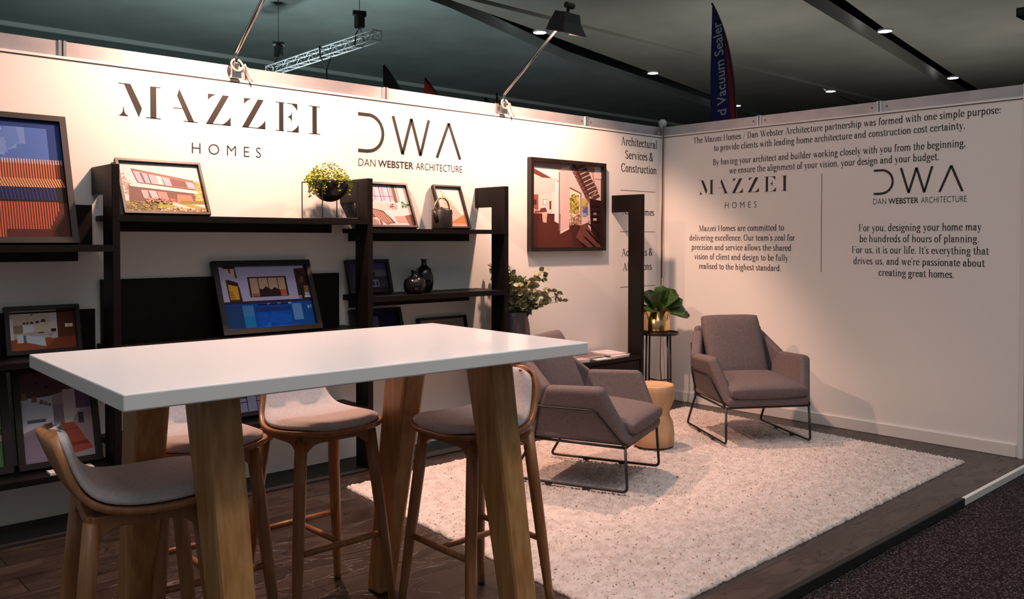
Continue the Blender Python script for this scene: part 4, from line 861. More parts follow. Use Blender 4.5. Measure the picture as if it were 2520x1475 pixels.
# kitchens
kit = [rc(0, 0, 1, 1, (206, 186, 170)), ([(0, .0), (1, .0), (1, .3), (0, .3)], (170, 92, 62)), rc(.72, .28, 1, 1, (92, 50, 34)), ([(.72, .3), (1, .3), (1, .0), (.5, .0)], (140, 66, 40)), rc(.84, .54, .96, .63, (240, 214, 180)), rc(.9, .54, .905, .63, (70, 40, 30)), rc(0, .28, .06, .8, (238, 228, 236)), rc(.06, .44, .22, .64, (150, 128, 100)), rc(.2, .44, .36, .64, (226, 220, 236)), rc(.36, .45, .62, .70, (214, 200, 178)), rc(.62, .28, .72, .92, (212, 202, 204)), ([(.1, .42), (.6, .36), (.66, .42), (.4, .46)], (190, 180, 180)), ([(.12, .40), (.52, .32), (.53, .08), (.25, .20), (.25, .24), (.12, .22)], (214, 224, 242)), rc(.11, .20, .20, .40, (226, 232, 246)), rc(.2, .22, .24, .38, (120, 116, 124)), rc(.62, .44, .70, .52, (50, 42, 46)), ([(.60, .34), (.67, .40), (.665, .41), (.595, .35)], (90, 40, 36)), rc(.43, .42, .51, .45, (60, 52, 50))]
for u, v, s in ((.22, .68, .025), (.27, .685, .026), (.335, .69, .03), (.42, .70, .034), (.51, .73, .042)): kit.append(([(u-s, v-s*.8), (u+s, v-s*.8), (u+s*.6, v+s), (u-s*.4, v+s)], (70, 54, 50)))
kit += [rc(.40, .92, .43, .95, (60, 46, 44)), rc(.33, .88, .36, .905, (90, 74, 70))]
kit2 = [rc(0, 0, 1, 1, (176, 158, 166)), ([(0, .66), (.75, .78), (1, .8), (1, 1), (0, 1)], (96, 74, 70)), rc(0, .40, .45, .72, (206, 206, 226)), ([(0, .0), (.55, .0), (.45, .40), (0, .30)], (164, 140, 158)), ([(0, .33), (.50, .47), (.50, .50), (0, .40)], (228, 222, 236)), ([(.30, 0), (.98, .08), (.72, .42), (.55, .42)], (176, 86, 66)), ([(.42, .12), (.95, .14), (.9, .18), (.44, .16)], (140, 60, 46)), ([(.5, .3), (.8, .32), (.78, .34), (.5, .32)], (150, 70, 56)), rc(.45, .42, .60, .62, (140, 124, 140)), rc(.6, .4, .82, .78, (204, 190, 190)), ([(.72, .42), (1, .06), (1, .55), (.8, .52)], (160, 140, 150)), rc(.80, .38, .88, .5, (70, 56, 70)), rc(.78, .55, 1, .85, (110, 86, 116))]
for u, v, s in ((.06, .74, .05), (.20, .70, .045), (.30, .665, .035), (.36, .645, .028), (.41, .63, .024)): kit2.append(([(u-s, v-s*.7), (u+s, v-s*.7), (u+s*.5, v+s*.8), (u-s*.5, v+s*.8)], (140, 110, 100)))
kit2 += [rc(.08, .44, .34, .475, (100, 104, 124)), rc(.35, .82, .40, .84, (40, 30, 30)), rc(.22, .88, .27, .90, (50, 38, 36))]
dark = [rc(0, 0, 1, 1, (96, 86, 108)), rc(0, .72, 1, 1, (110, 88, 150)), rc(.2, .5, 1, .75, (150, 138, 160)), rc(.42, .42, .68, .66, (96, 84, 62)), rc(.44, .52, .66, .56, (40, 34, 34)), rc(.36, .12, .86, .38, (190, 186, 206))]
for i in range(5): dark.append(rc(.40+i*.09, .14, .46+i*.09, .32, (84, 80, 100)))
dark += [rc(0, 0, 1, .1, (60, 48, 54)), rc(.75, .1, 1, .5, (84, 74, 96))]
patio = [rc(0, 0, 1, 1, (176, 172, 196)), rc(0, .66, 1, 1, (92, 104, 66)), rc(0, .58, 1, .66, (196, 184, 176)), rc(0, 0, 1, .58, (188, 184, 222))]+spk(40, 80, 0, .66, 1, .9, [(70, 84, 48), (120, 124, 84), (56, 66, 40)], .05)
for u in (.10, .42, .72): patio += [([(u, .30), (u+.2, .28), (u+.18, .52), (u+.02, .52)], (40, 34, 62)), rc(u+.01, .02, u+.02, .3, (40, 40, 60)), rc(u+.18, .02, u+.19, .3, (40, 40, 60)), rc(u, .20, u+.2, .215, (40, 40, 60))]
dusk = [rc(0, 0, 1, 1, (40, 44, 92)), rc(.3, .4, .55, .9, (120, 116, 150)), rc(0, 0, 1, .4, (60, 56, 84)), rc(.6, .5, 1, 1, (30, 34, 84))]
room = [rc(0, 0, 1, 1, (150, 120, 110)), rc(0, .6, 1, 1, (200, 176, 160)), rc(.1, .3, .3, .8, (90, 64, 60)), rc(.6, 0, 1, .5, (110, 70, 60))]
garden = [rc(0, 0, 1, 1, (196, 206, 214)), rc(0, 0, 1, .5, (110, 150, 96)), rc(.6, .3, 1, .7, (226, 186, 176))]+spk(44, 40, 0, .1, 1, .5, [(80, 130, 70), (150, 180, 120)], .05)

picture(-5.245, 0.49, 0.685, 1.417, 19, 0.030, brick, 'tall framed photo of a terracotta slatted facade under blue sky')
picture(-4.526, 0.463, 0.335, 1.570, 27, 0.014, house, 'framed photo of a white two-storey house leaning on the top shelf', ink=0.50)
picture(-3.917, 0.630, 0.450, 0.890, 22, 0.032, pool, 'framed photo of a lit house behind a bright blue pool, above the white table', ink=0.95)
picture(-5.117, 0.345, 0.245, 0.863, 14, 0.021, kit, 'framed photo of a white kitchen with an island, on the middle left shelf', ink=0.9)
picture(-5.068, 0.385, 0.510, 0.303, 17, 0.030, kit2, 'framed photo of a kitchen with timber floor on the lowest left shelf', ink=0.85)
picture(-5.475, 0.385, 0.490, 0.303, 17, 0.036, garden, 'dark framed picture cut off by the left edge, on the lowest left shelf')
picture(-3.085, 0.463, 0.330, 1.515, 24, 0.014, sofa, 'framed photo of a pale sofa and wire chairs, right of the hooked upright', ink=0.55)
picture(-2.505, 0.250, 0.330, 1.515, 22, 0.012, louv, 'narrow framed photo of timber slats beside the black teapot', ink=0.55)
picture(-3.172, 0.330, 0.225, 1.088, 16, 0.020, dark, 'small dark framed photo of a building beside the black vases')
picture(-3.965, 0.460, 0.345, 0.403, 20, 0.026, patio, 'framed photo of woven chairs on a patio, seen under the table')
picture(-3.110, 0.400, 0.290, 0.700, 18, 0.026, dusk, 'dark framed picture with its top just above the table edge, below the small dark photo')
picture(-2.545, 0.430, 0.195, 0.700, 12, 0.016, room, 'low dark framed picture peeping above the table edge, near the eucalyptus')
e = picture(-1.248, 0.880, 0.735, 1.352, 0, 0.030, stair, 'large square framed photo of a staircase and living room hung on the left wall', depth=0.045, yb=-0.003, ink=0.8)

# ------------------------------------------------------------------ things on the shelves
def leaf(mb, base, d, nrm, ln, wd, curl=0.15, n=4, mi=0, ob=1.0):
    d = Vector(d).normalized(); s = d.cross(Vector(nrm)).normalized(); u = s.cross(d)
    L_, R_, C_ = [], [], []
    for i in range(n+1):
        t = i/n; w = wd/2*(math.sin(math.pi*min(1, max(0.02, t*0.97+0.015)))**0.7) if ob == 1.0 else max(0.004, wd/2*t**0.75*max(0, 1-t**5)**0.5*1.15); c = Vector(base)+d*ln*t-u*curl*ln*t*t
        C_.append(c-u*wd*0.06); L_.append(c-s*w+u*wd*0.06); R_.append(c+s*w+u*wd*0.06)
    v = C_+L_+R_; k = n+1; f = []
    for i in range(n): f += [(i, i+1, k+i+1, k+i), (i+1, i, 2*k+i, 2*k+i+1)]
    mb.add(v, f, mi)
rnd = random.Random(7)
# bowl planter in a wire cube
ws = empty('wire_plant_stand', (-3.555, -0.205, 1.571), label='black wire cube stand holding the trailing plant bowl on the top shelf', cat='plant stand')
m = MB(); q, hh, r = 0.122, 0.228, 0.0035
for z in (r, hh):
    m.tube([(-q, -q, z), (q, -q, z), (q, q, z), (-q, q, z), (-q, -q, z)], r, 6)
for sx in (-1, 1):
    for sy in (-1, 1): m.tube([(sx*q, sy*q, r), (sx*q, sy*q, hh)], r, 6)
m.build('wire_frame', 'black_metal', ws)
MB().tube([(0.113*math.cos(t), 0.113*math.sin(t), hh) for t in [i*math.pi/16 for i in range(33)]], r, 6).tube([(-q, 0, hh), (-0.112, 0, hh)], r, 6).tube([(q, 0, hh), (0.112, 0, hh)], r, 6).build('ring', 'black_metal', ws)
pb = empty('potted_plant', (-3.555, -0.205, 1.571), label='black bowl of lime green trailing plant in a wire cube on the top shelf', cat='plant')
prof = [(0.0001, 0.106)]+[(0.116*math.sin(t), 0.226-0.120*math.cos(t)) for t in [math.pi/2*i/10 for i in range(1, 11)]]+[(0.110, 0.228), (0.106, 0.222)]+[(0.104*math.sin(t), 0.224-0.10*math.cos(t)) for t in [math.pi/2*i/6 for i in range(6, 0, -1)]]
MB().lathe(prof, n=40).build('bowl', 'black_pot', pb, smooth=True)
MB().lathe([(0.0001, 0.215), (0.104, 0.212)], n=24, cap=False).build('soil', 'soil', pb)
m = MB()
for k in range(950):
    a = rnd.uniform(0, 6.283); rr = 0.125*math.sqrt(rnd.random()); hz = 0.225+0.115*(1-(rr/0.13)**2)*rnd.uniform(0.2, 1.1)
    c = Vector((rr*math.cos(a)*1.12-0.012, rr*math.sin(a), hz)); d = Vector((math.cos(a)*rnd.uniform(.2, 1), math.sin(a)*rnd.uniform(.2, 1), rnd.uniform(-.3, .9)))
    leaf(m, c, d, Vector((rnd.uniform(-1, 1), rnd.uniform(-1, 1), 1.2)), rnd.uniform(0.010, 0.018), rnd.uniform(0.009, 0.015), 0.2, 2)
for k in range(22):   # trailing strands over the rim, mostly at the front left
    a = rnd.uniform(2.6, 5.2) if k < 15 else rnd.uniform(-1.3, 0.5); ln = rnd.uniform(0.03, 0.11); pts = []
    for i in range(7):
        t = i/6; pts.append(Vector(((0.105+0.022*min(1, t*2))*math.cos(a), (0.105+0.022*min(1, t*2))*math.sin(a), 0.238-ln*t*t)))
        for w in range(4): leaf(m, pts[-1], (rnd.uniform(-1, 1), rnd.uniform(-1, 1), rnd.uniform(-1, .3)), (rnd.uniform(-1, 1), rnd.uniform(-1, 1), 1), 0.013, 0.011, 0.1, 2)
    m.tube(pts, 0.0008, 4)
m.build('foliage', 'leaf_lime', pb, smooth=False)

# teapot
tp = empty('teapot', (-2.715, -0.245, 1.516), label='black cylindrical teapot with a brass hoop handle on the right-hand top shelf', cat='teapot')
MB().lathe([(0.0001, 0), (0.066, 0.0), (0.071, 0.006), (0.070, 0.128), (0.066, 0.134), (0.0001, 0.135)], n=36).build('body', 'tea', tp, smooth=True, bevel=0.001)
MB().lathe([(0.050, 0.135), (0.050, 0.140), (0.030, 0.143), (0.012, 0.144), (0.012, 0.151), (0.0001, 0.152)], n=24).build('lid', 'tea', tp, smooth=True)
MB().tube([(-0.05, -0.02, 0.045), (-0.078, -0.03, 0.075), (-0.098, -0.036, 0.120)], [0.017, 0.014, 0.009], 12).build('spout', 'tea', tp, smooth=True)
MB().tube([(0.064*math.cos(t), 0.0, 0.128+0.085*math.sin(t)) for t in [math.pi*i/16 for i in range(17)]], 0.006, 8).build('handle', 'gold', tp, smooth=True)
# vases
o = MB().lathe([(0.0001, 0), (0.045, 0.0), (0.066, 0.018), (0.075, 0.055), (0.068, 0.092), (0.040, 0.112), (0.022, 0.120), (0.021, 0.145), (0.028, 0.156), (0.018, 0.155), (0.014, 0.12), (0.0001, 0.115)], n=36).build('vase', 'vase', smooth=True)
o.location = (-2.945, -0.245, 1.0885); tag(o, 'short squat black glass vase on the middle right shelf', 'vase', 'black vases')
o = MB().lathe([(0.0001, 0), (0.040, 0.0), (0.058, 0.02), (0.068, 0.075), (0.066, 0.115), (0.052, 0.155), (0.026, 0.176), (0.019, 0.185), (0.018, 0.212), (0.026, 0.224), (0.016, 0.223), (0.012, 0.185), (0.0001, 0.18)], n=36).build('vase', 'vase', smooth=True)
o.location = (-2.778, -0.125, 1.0885); tag(o, 'taller narrow-necked black glass vase right of the squat vase', 'vase', 'black vases')

# eucalyptus in a plum pot on the bench
ev = empty('potted_plant', (-2.025, -0.205, 0.483), label='sage eucalyptus branches in a tall plum pot against the last shelf upright', cat='plant')
MB().lathe([(0.0001, 0), (0.138, 0.0), (0.145, 0.03), (0.142, 0.16), (0.122, 0.34), (0.105, 0.425), (0.101, 0.432), (0.095, 0.425), (0.11, 0.33), (0.0001, 0.30)], n=40).build('pot', 'plum_pot', ev, smooth=True)
m = MB(); stm = MB()
for k in range(30):
    a = -0.55+k*0.42; sp = rnd.uniform(0.05, 0.26); top = rnd.uniform(0.52, 0.77)
    if k in (0, 15): sp, top = 0.36, 0.50+0.01*k/3
    P0 = Vector((0.03*math.cos(a), 0.03*math.sin(a), 0.34)); P2 = Vector((max(-0.09, min(0.37, 0.06+sp*math.cos(a)*1.15)), max(-.2, min(.17, sp*math.sin(a)*0.8)), top)); P1 = Vector((P0.x*0.5+P2.x*0.3, P0.y*0.5+P2.y*0.3, 0.5*(P0.z+P2.z)+0.06))
    pts = [(1-t)**2*P0+2*t*(1-t)*P1+t*t*P2 for t in [i/9 for i in range(10)]]
    stm.tube(pts, [0.003-0.0002*i for i in range(10)], 5)
    for i in range(3, 10):
        for sgn in (-1, 0, 1):
            d = Vector((rnd.uniform(-1, 1), rnd.uniform(-1, 1), rnd.uniform(-.2, 1)))
            sz = rnd.uniform(0.044, 0.064)*(1.2-0.05*i)
            leaf(m, pts[i], d, (rnd.uniform(-1, 1), rnd.uniform(-1, 1), rnd.uniform(.2, 1)), sz*1.1, sz, 0.12, 5)
stm.build('stems', 'stem', ev); m.build('foliage', 'leaf_sage', ev, smooth=True)

# magazines and books on the bench
BK = 'books and magazines on the low bench'
def book(x, y, z, w, d, h, rot, cover, label, art=None, cat='magazine'):
    e = empty('magazine' if cat == 'magazine' else 'book', (x, y, z), math.radians(rot), label, cat, BK)
    MB().box(-w/2, w/2, -d/2, d/2, 0, h*0.90).build('pages', 'paper', e)
    mm = mat('printed_cover', cover, 0.35); MB().box(-w/2, w/2, -d/2, d/2, h*0.90, h).build('cover', mm, e)
    return e
book(-1.15, -0.13, 0.4825, 0.215, 0.19, 0.012, 3, rgb(226, 216, 220), 'pale magazine lying at the bottom of the left pile on the bench')
book(-1.15, -0.135, 0.4950, 0.215, 0.19, 0.016, -4, rgb(120, 84, 92), 'plum covered magazine on top of the left pile on the bench')
book(-1.36, -0.245, 0.4825, 0.15, 0.10, 0.022, -8, rgb(206, 170, 160), 'small thick pinkish booklet at the front left of the magazines', cat='book')
book(-1.53, -0.24, 0.4825, 0.15, 0.12, 0.016, 5, rgb(236, 226, 224), 'white booklet lying apart at the left behind the armchair', cat='book')
book(-1.12, -0.280, 0.4825, 0.15, 0.07, 0.008, -4, rgb(244, 232, 228), 'small white card leaflet at the front edge of the bench')
book(-0.915, -0.185, 0.4825, 0.20, 0.25, 0.018, 4, rgb(244, 236, 240), 'white covered magazine in the middle of the bench pile')
book(-0.915, -0.165, 0.5010, 0.19, 0.24, 0.014, -9, rgb(236, 214, 220), 'pale pink magazine lying on top of the right pile on the bench')
book(-0.745, -0.12, 0.4825, 0.10, 0.20, 0.010, 0, rgb(120, 78, 86), 'dark plum magazine by the right-hand upright of the bench')
# white leaflets on the lowest left shelf
for i, (x, r_, lb) in enumerate(((-5.06, 0, 'white leaflets lying in front of the kitchen photo on the lowest left shelf'),)):
    o = MB().box(-0.10, 0.10, -0.035, 0.035, 0, 0.012).build('leaflet_stack', 'paper'); o.location = (x, -0.285, 0.3035); tag(o, lb, 'leaflets')

# plant stand with brass pot in the corner
ps = empty('plant_stand', (-0.435, -0.315, 0.0), label='slim black metal tripod plant stand in the corner, behind the timber stump', cat='plant stand')
MB().lathe([(0.0001, 0.638), (0.163, 0.638), (0.170, 0.640), (0.170, 0.662), (0.166, 0.662), (0.165, 0.648), (0.0001, 0.648)], n=48).build('tray', 'black_metal', ps, smooth=False)
fe = []
for k in range(4):
    a = math.radians(-15+90*k); t = Vector((0.125*math.cos(a), 0.125*math.sin(a), 0.638)); f = Vector((0.135*math.cos(a), 0.135*math.sin(a), 0.0)); fe.append(t.lerp(f, 0.62))
    MB().tube([t, f], 0.008, 8).build('leg', 'black_metal', ps, smooth=True)
MB().tube([fe[0], fe[2]], 0.006, 8).tube([fe[1], fe[3]], 0.006, 8).build('cross_brace', 'black_metal', ps, smooth=True)
pg = empty('potted_plant', (-0.450, -0.310, 0.6485), label='broad-leaved green plant in a brass pot on the slim black stand', cat='plant')
MB().lathe([(0.0001, 0), (0.108, 0.0), (0.110, 0.004), (0.110, 0.195), (0.106, 0.195), (0.105, 0.15), (0.0001, 0.14)], n=48).build('pot', 'gold', pg, smooth=True)
m = MB()
for a, el, ln, wd, cu in [(-2.3, 1.15, .20, .17, .1), (-1.4, 1.0, .21, .18, .15), (-.6, .95, .20, .17, .2), (.2, 1.05, .19, .16, .2), (1.1, 1.1, .19, .17, .2), (2.2, 1.0, .2, .17, .2), (3.0, .9, .20, .17, .2),
        (-2.0, .45, .19, .17, .5), (-1.1, .30, .18, .17, .6), (-.25, .30, .20, .15, .7), (-.62, -.05, .26, .10, .35), (.6, .5, .18, .16, .5), (1.6, .4, .18, .15, .5), (2.6, .35, .19, .16, .5), (-2.8, .4, .19, .17, .5), (-1.8, 1.4, .21, .16, .05), (-.9, .65, .19, .17, .3)]:
    d = Vector((math.cos(a)*math.cos(el), math.sin(a)*math.cos(el), math.sin(el))); b0 = Vector((0.03*math.cos(a), 0.03*math.sin(a), 0.185))
    nb = Vector((-math.cos(a)*math.sin(el), -math.sin(a)*math.sin(el), math.cos(el)))*0.55+Vector((rnd.uniform(-1, 0.2), rnd.uniform(-1.1, 0.1), rnd.uniform(-0.2, 0.5)))
    leaf(m, b0+d*0.02, d, nb, ln, wd, cu*0.7, 9, ob=1.5)
m.build('foliage', 'leaf_dark', pg, smooth=True)
# ------------------------------------------------------------------ floodlights on the wall rail
def floodlight(x, label, axis, half, blend):
    e = empty('floodlight', (x, -0.02, 2.47), label=label, cat='floodlight', group='floodlights on the wall rail')
    MB().tube(fillet([(0, 0, -0.03), (0, -0.002, 0.072), (0, -0.60, 0.49)], 0.02), 0.0125, 12).build('arm', 'chrome', e, smooth=True)
    MB().box(-0.03, 0.03, -0.012, 0.045, -0.075, -0.012).tube([(0, 0, -0.04), (0, 0, 0.012)], 0.022, 12).build('clamp', 'chrome', e, bevel=0.003)
    MB().tube([(0.035*math.cos(t), -0.014+0.01*math.sin(t), 0.0+0.035*math.sin(t)) for t in [i*math.pi/8 for i in range(14)]]+[(0.05, -0.012, 0.01), (0.085, -0.010, -0.06), (0.10, -0.010, -0.085)], 0.006, 8).build('cable', 'cream', e, smooth=True)
    h = Vector((0, -0.655, 0.520)); ax = Vector((0, 0.28, -0.96)); b2 = Vector((0, 0.96, 0.28)); sx = Vector((1, 0, 0))
    def P(a, c, d): return tuple(h+sx*a+b2*c+ax*d)
    m = MB(); v = [P(-.075, -.05, -.04), P(.075, -.05, -.04), P(.075, .05, -.04), P(-.075, .05, -.04), P(-.085, -.07, .03), P(.085, -.07, .03), P(.085, .07, .03), P(-.085, .07, .03)]
    m.add(v, [(0, 1, 2, 3), (0, 4, 5, 1), (1, 5, 6, 2), (2, 6, 7, 3), (3, 7, 4, 0)]); m.build('housing', 'lamp_black', e)
    m = MB()
    for s in (-1, 1):
        m.prism([P(s*.086, -.072, .028), P(s*.086, .072, .028), P(s*.115, .06, .10), P(s*.115, -.115, .10)], tuple(sx*s*0.003))
    m.prism([P(-.086, -.072, .028), P(.086, -.072, .028), P(.115, -.115, .10), P(-.115, -.115, .10)], tuple(b2*-0.003))
    m.build('barn_doors', 'lamp_black', e)
    m = MB(); m.add([P(-.08, -.065, .022), P(-.08, .065, .022), P(.08, .065, .022), P(.08, -.065, .022)], [(0, 1, 2, 3)]); m.build('glass', 'lamp_on', e)
    MB().tube([P(-.03, 0, -.09), P(.04, 0, -.09)], 0.022, 12).tube([P(0, 0, -.09), P(0, 0, -.03)], 0.012, 8).build('ballast', 'lamp_black', e, smooth=False)
    l = bpy.data.lights.new('floodlight_beam', 'SPOT'); l.energy = FLOOD_W; l.color = WARM
    l.spot_size = math.radians(2*half); l.spot_blend = blend; l.shadow_soft_size = 0.055
    o = bpy.data.objects.new('floodlight_beam', l); COL.objects.link(o); o.parent = e
    o.location = P(0, 0, .05); o.rotation_euler = Vector(axis).to_track_quat('-Z', 'Y').to_euler()
floodlight(-4.07, 'chrome-armed floodlight on the wall rail, its head out of frame', (0, 0.36, -0.933), 80, 0.35)
floodlight(-1.951, 'chrome-armed floodlight with a black hooded head, on the wall rail', (0, 0.50, -0.866), 66, 0.3)

# cable down the corner
tag(MB().tube([(-0.012, -0.03, 2.47), (-0.016, -0.035, 2.40), (-0.014, -0.03, 2.30), (-0.030, -0.035, 2.05), (-0.024, -0.03, 1.8), (-0.040, -0.036, 1.55), (-0.036, -0.032, 1.25), (-0.045, -0.04, 0.95), (-0.040, -0.035, 0.6), (-0.08, -0.06, 0.30), (-0.04, -0.05, 0.12)], 0.005, 8).tube([(-0.02, -0.042, 2.40), (-0.026, -0.044, 2.2), (-0.036, -0.046, 2.0), (-0.032, -0.044, 1.7), (-0.046, -0.05, 1.4), (-0.042, -0.046, 1.1)], 0.004, 8).build('power_cord', 'cord', smooth=True), 'brown power cord hanging down the corner of the two walls', 'cord')
cw = empty('cable_connector', (0.0, 0.0, 2.475), label='clear plastic wrapped cable connector on top of the wall corner', cat='connector')
MB().lathe([(0.0001, 0), (0.030, 0.005), (0.040, 0.03), (0.036, 0.06), (0.018, 0.075), (0.0001, 0.077)], c=(0.055, 0.03), n=14).build('wrap', 'plastic', cw)
MB().tube([(-0.03, -0.03, -0.02), (-0.01, 0.0, 0.008), (0.03, 0.02, 0.02), (0.06, 0.03, 0.01)], 0.007, 8).build('cable', 'plastic', cw, smooth=True)
MB().tube([(-0.10, -0.006, -0.075), (-0.035, -0.02, -0.012), (-0.005, -0.03, 0.0), (-0.012, -0.035, -0.06)], 0.005, 8).build('strap', 'cord', cw, smooth=True)

# ------------------------------------------------------------------ exhibition hall beyond the stand
ZC = 8.0
def slab_c(name, poly, m, z=ZC, th=0.35, zs=None):
    zs = zs or [z]*len(poly); n = len(poly); v = [(p[0], p[1], q) for p, q in zip(poly, zs)]+[(p[0], p[1], q+th) for p, q in zip(poly, zs)]
    f = [tuple(range(n))[::-1], tuple(range(n, 2*n))]+[(i, (i+1) % n, n+(i+1) % n, n+i) for i in range(n)]
    o = MB().add(v, f).build(name, m); bm = bmesh.new(); bm.from_mesh(o.data); bmesh.ops.recalc_face_normals(bm, faces=bm.faces); bm.to_mesh(o.data); bm.free()
    return struct(o)
slab_c('ceiling', [(-16, 10.5), (6.0, 13.55), (8.9, 14.28), (16.5, 17.0), (26.4, 19.1), (44, 23.0), (44, 24.5), (-16, 24.5)], 'ceil_a')
slab_c('ceiling', [(5.2, 13.12), (26.5, 13.12), (33.6, 14.5), (60, 19.6), (60, 25.2), (29.4, 18.4), (23.4, 16.95), (12.7, 14.53), (8.4, 13.64), (6.6, 13.2)], 'ceil_b', th=0.15)
slab_c('ceiling', [(4.0, 5.2), (15.45, 7.14), (32.35, 9.73), (60, 14.0), (60, 18.6), (26.5, 13.10), (4.0, 13.10)], 'ceil_b', th=0.45)
slab_c('ceiling', [(9.0, 5.15), (16.3, 6.35), (19.9, 6.96), (29.4, 8.40), (33.2, 8.9), (60, 13.0), (60, -6), (9.0, -6)], 'ceil_b')
struct(MB().box(-16, 60, 2.5, 40, 9.6, 9.7).build('ceiling', 'void'))
# pale lip where the far ceiling meets the hall wall
struct(MB().box(-16, 44, 24.4, 24.52, 7.86, 8.0).build('trim_6', 'ceil_edge'))
struct(MB().box(5.2, 60, 13.03, 13.11, 7.90, 8.0).build('trim_7', 'ceil_b'))
struct(MB().box(-30, 60, 24.6, 24.9, -0.09, 8.0).build('wall_back', 'hall_wall'))
struct(MB().box(60, 60.3, -18, 40, -0.09, 9.7).build('wall_far', 'hall_wall'))
for x, y, lb in [(12.60, 14.47, 'round ceiling downlight beside the floodlight arm'), (20.42, 16.16, 'round ceiling downlight between the floodlight and the blue flag'), (29.86, 18.5, 'small round ceiling downlight just right of the blue flag'),
                 (20.38, 7.07, 'round ceiling downlight at the upper right, on the wide black slot'), (30.04, 8.63, 'round ceiling downlight at far right, lower on the wide black slot'), (29.36, 13.44, 'round ceiling downlight at the narrow black triangle')]:
    e = empty('ceiling_downlight', (x, y, ZC-0.06), label=lb, cat='ceiling light', group='ceiling downlights')
    MB().lathe([(0.20, 0.0), (0.22, 0.0), (0.22, 0.058), (0.20, 0.058)], n=24, cap=False).build('rim', 'fascia', e)
    MB().lathe([(0.0001, -0.02), (0.12, -0.012), (0.205, 0.01), (0.205, 0.03), (0.0001, 0.03)], n=24).build('lens', 'down_on', e, smooth=True)

# feather flags
def flag(base, hgt, wd, ang, cloth, label, top=2.2, text=None, stripe=None):
    e = empty('feather_flag', base, math.radians(ang), label, 'flag')
    m = MB(); n = 24; pole = []; body = []
    z0 = 0.9
    for i in range(n+1):
        t = i/n; z = z0+(hgt-z0)*t; k = max(0, (t-0.2)/0.8); xo = wd*(1-k**4.5)*(1-0.12*k); xi = 0.06*0+wd*0.0
        body.append((xo, xi, z))
    rows = [[(b2, 0.010*math.sin(z*3), z), (a+(b2-a)*0.5, 0.012*math.sin(z*3+1), z), (a, 0.0, z)] for a, b2, z in body]
    m.grid(rows); m.grid([[(x, y+0.004, z) for x, y, z in r] for r in rows], flip=True)
    m.build('cloth', cloth, e)
    MB().tube([(wd+0.01, 0, 0.0), (wd+0.01, 0, z0)]+[(a+0.008, 0.002, z) for a, b2, z in body], 0.014, 8).build('pole', 'black_metal', e, smooth=True)
    MB().box(wd-0.25, wd+0.25, -0.2, 0.2, -0.0, 0.03).build('base_plate', 'black_metal', e)
    if stripe:
        rs = []
        for i in range(n+1):
            a, b2, z = body[i]; s = max(0, math.sin(min(1, max(0, (z-2.3)/(hgt-2.75)))*math.pi))*0.16*wd
            rs.append([(a-0.015*wd-s, -0.006, z), (a-0.015*wd, -0.006, z)])
        MB().grid(rs[4:-3]).build('stripe', stripe, e)
    if text:
        fs, bb = sans_polys(text, True); s = 1.27/(bb[1]-bb[0]); m2 = MB(); hgt_t = 0.34*wd/(bb[3]-bb[2])
        for po in fs:
            pts = [(0.62*wd-(b2-bb[2])*hgt_t-0.22*wd*((a-bb[0])*s/1.27)**1.5, -0.016, 3.16+(a-bb[0])*s) for a, b2 in po]
            m2.add(pts, [tuple(range(len(pts)))])
        m2.build('lettering', 'flag_white', e)
    return e
flag((3.66, 1.98, -0.047), 4.72, 0.60, -110, 'flag_blue', 'tall blue feather flag with white upright lettering behind the right wall', text='d Vacuum Sealer', stripe='flag_red')
flag((0.42, 5.10, -0.047), 3.90, 0.55, -63, 'flag_black', 'black feather flag tip above the wall, left of the red one')
flag((1.98, 6.25, -0.047), 4.08, 0.58, -50, 'flag_red', 'bright red feather flag tip above the middle of the left wall')
flag((0.648, 3.0, -0.047), 3.27, 0.40, -125, 'flag_red', 'thin dark red flag tip beside the second floodlight arm')
flag((0.98, 3.62, -0.047), 3.34, 0.55, -40, 'flag_black', 'wide black flag tip behind the second floodlight arm')

# lighting truss hung from the ceiling
tr = empty('lighting_truss', (4.75, 14.4, 6.1), label='silver lattice lighting truss hanging under the hall ceiling', cat='truss')
A0 = Vector((0.06, 2.75, 0)); A1 = Vector((-0.07, -2.75, 0)); d = (A1-A0).normalized(); s_ = Vector((d.y, -d.x, 0)); q = 0.11
cor = [s_*q+Vector((0, 0, q)), -s_*q+Vector((0, 0, q)), -s_*q-Vector((0, 0, q)), s_*q-Vector((0, 0, q))]
ch = MB(); br = MB()
for c in cor: ch.tube([A0+c, A1+c], 0.019, 8)
NB = 18
for i in range(NB):
    p, q2 = A0.lerp(A1, i/NB), A0.lerp(A1, (i+1)/NB)
    for k in range(4):
        a, b2 = cor[k], cor[(k+1) % 4]; br.tube([p+(a if i % 2 else b2), q2+(b2 if i % 2 else a)], 0.009, 6)
for i in (0, NB):
    p = A0.lerp(A1, i/NB)
    for k in range(4): br.tube([p+cor[k], p+cor[(k+1) % 4]], 0.012, 6)
ch.build('chord_tubes', 'truss', tr); br.build('lattice_braces', 'truss', tr)
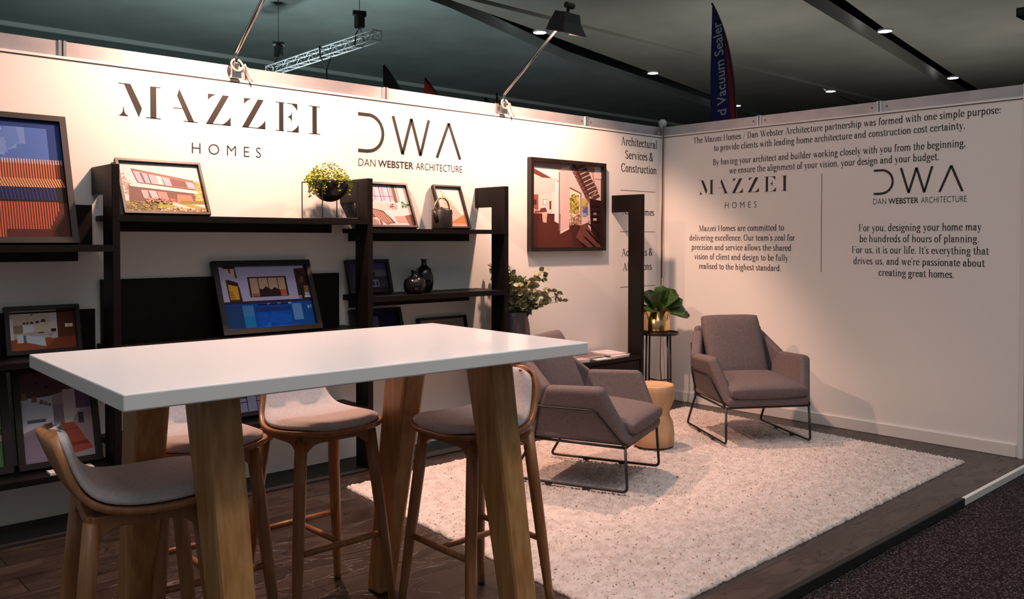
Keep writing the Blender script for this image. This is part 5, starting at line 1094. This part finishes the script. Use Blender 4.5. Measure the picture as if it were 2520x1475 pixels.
def hoist(px, lb):
    p = Vector((4.75, 14.4, 6.1))+A0.lerp(A1, px)
    e = empty('chain_hoist', (p.x, p.y, p.z+0.14), label=lb, cat='hoist', group='chain hoists on the truss')
    MB().box(-0.09, 0.09, -0.10, 0.10, 0.16, 0.46).build('motor_body', 'lamp_black', e, bevel=0.02)
    MB().tube([(-0.14, 0.06, 0.50), (0.14, -0.06, 0.50)], 0.07, 12).build('motor_drum', 'lamp_black', e)
    MB().tube([(-0.13, 0, -0.26), (-0.10, 0, 0.0), (0, 0, 0.17), (0.10, 0, 0.0), (0.13, 0, -0.26), (-0.13, 0, -0.26)], 0.016, 6).build('sling', 'lamp_black', e)
    MB().tube([(0, 0, 0.5), (0, 0, 1.75)], 0.008, 6).build('chain', 'lamp_black', e)
hoist(0.86, 'black chain hoist near the right end of the truss'); hoist(0.10, 'black chain hoist at the left end of the truss')
pc = Vector((4.75, 14.4, 6.1))+A0.lerp(A1, 0.57)
tag(MB().tube([pc+Vector((-0.15, 0.05, 0.14)), pc+Vector((-0.13, 0.04, -0.12)), pc+Vector((0.02, 0, -0.40)), pc+Vector((0.10, -0.04, -0.16))], 0.022, 6).tube([pc+Vector((0.02, 0, -0.40)), pc+Vector((0.02, 0, -1.2))], 0.022, 6).build('hanging_strap', 'lamp_black'), 'black strap looped over the truss and hanging down', 'strap')
# odds and ends beyond the right wall
tag(box_obj('sign_board', 'flag_white', 2.3, 2.9, 0.32, 0.36, -0.046, 2.62), 'white board edge showing above the right wall', 'board')
e = empty('spotlight', (3.1, -0.35, 2.50), label='tiny dark clip spotlight above the right wall, at the black triangle', cat='spotlight')
MB().tube([(0, 0, 0), (0, 0, 0.12)], 0.012, 8).build('stem', 'lamp_black', e); MB().tube([(-0.05, 0.02, 0.06), (0.05, -0.02, 0.04)], 0.025, 10).build('lamp_head', 'lamp_black', e)
MB().tube([(0, 0, -2.54), (0, 0, 0.0)], 0.015, 8).build('pole', 'lamp_black', e)
e = empty('spotlight', (5.35, -1.37, 4.2), label='black spotlight cut off by the right edge under the ceiling', cat='spotlight')
MB().box(-0.09, 0.16, -0.09, 0.09, -0.05, 0.06).build('lamp_head', 'lamp_black', e, bevel=0.01); MB().tube([(0.05, 0, 0.06), (0.05, 0, 3.8)], 0.012, 8).build('drop_rod', 'lamp_black', e)
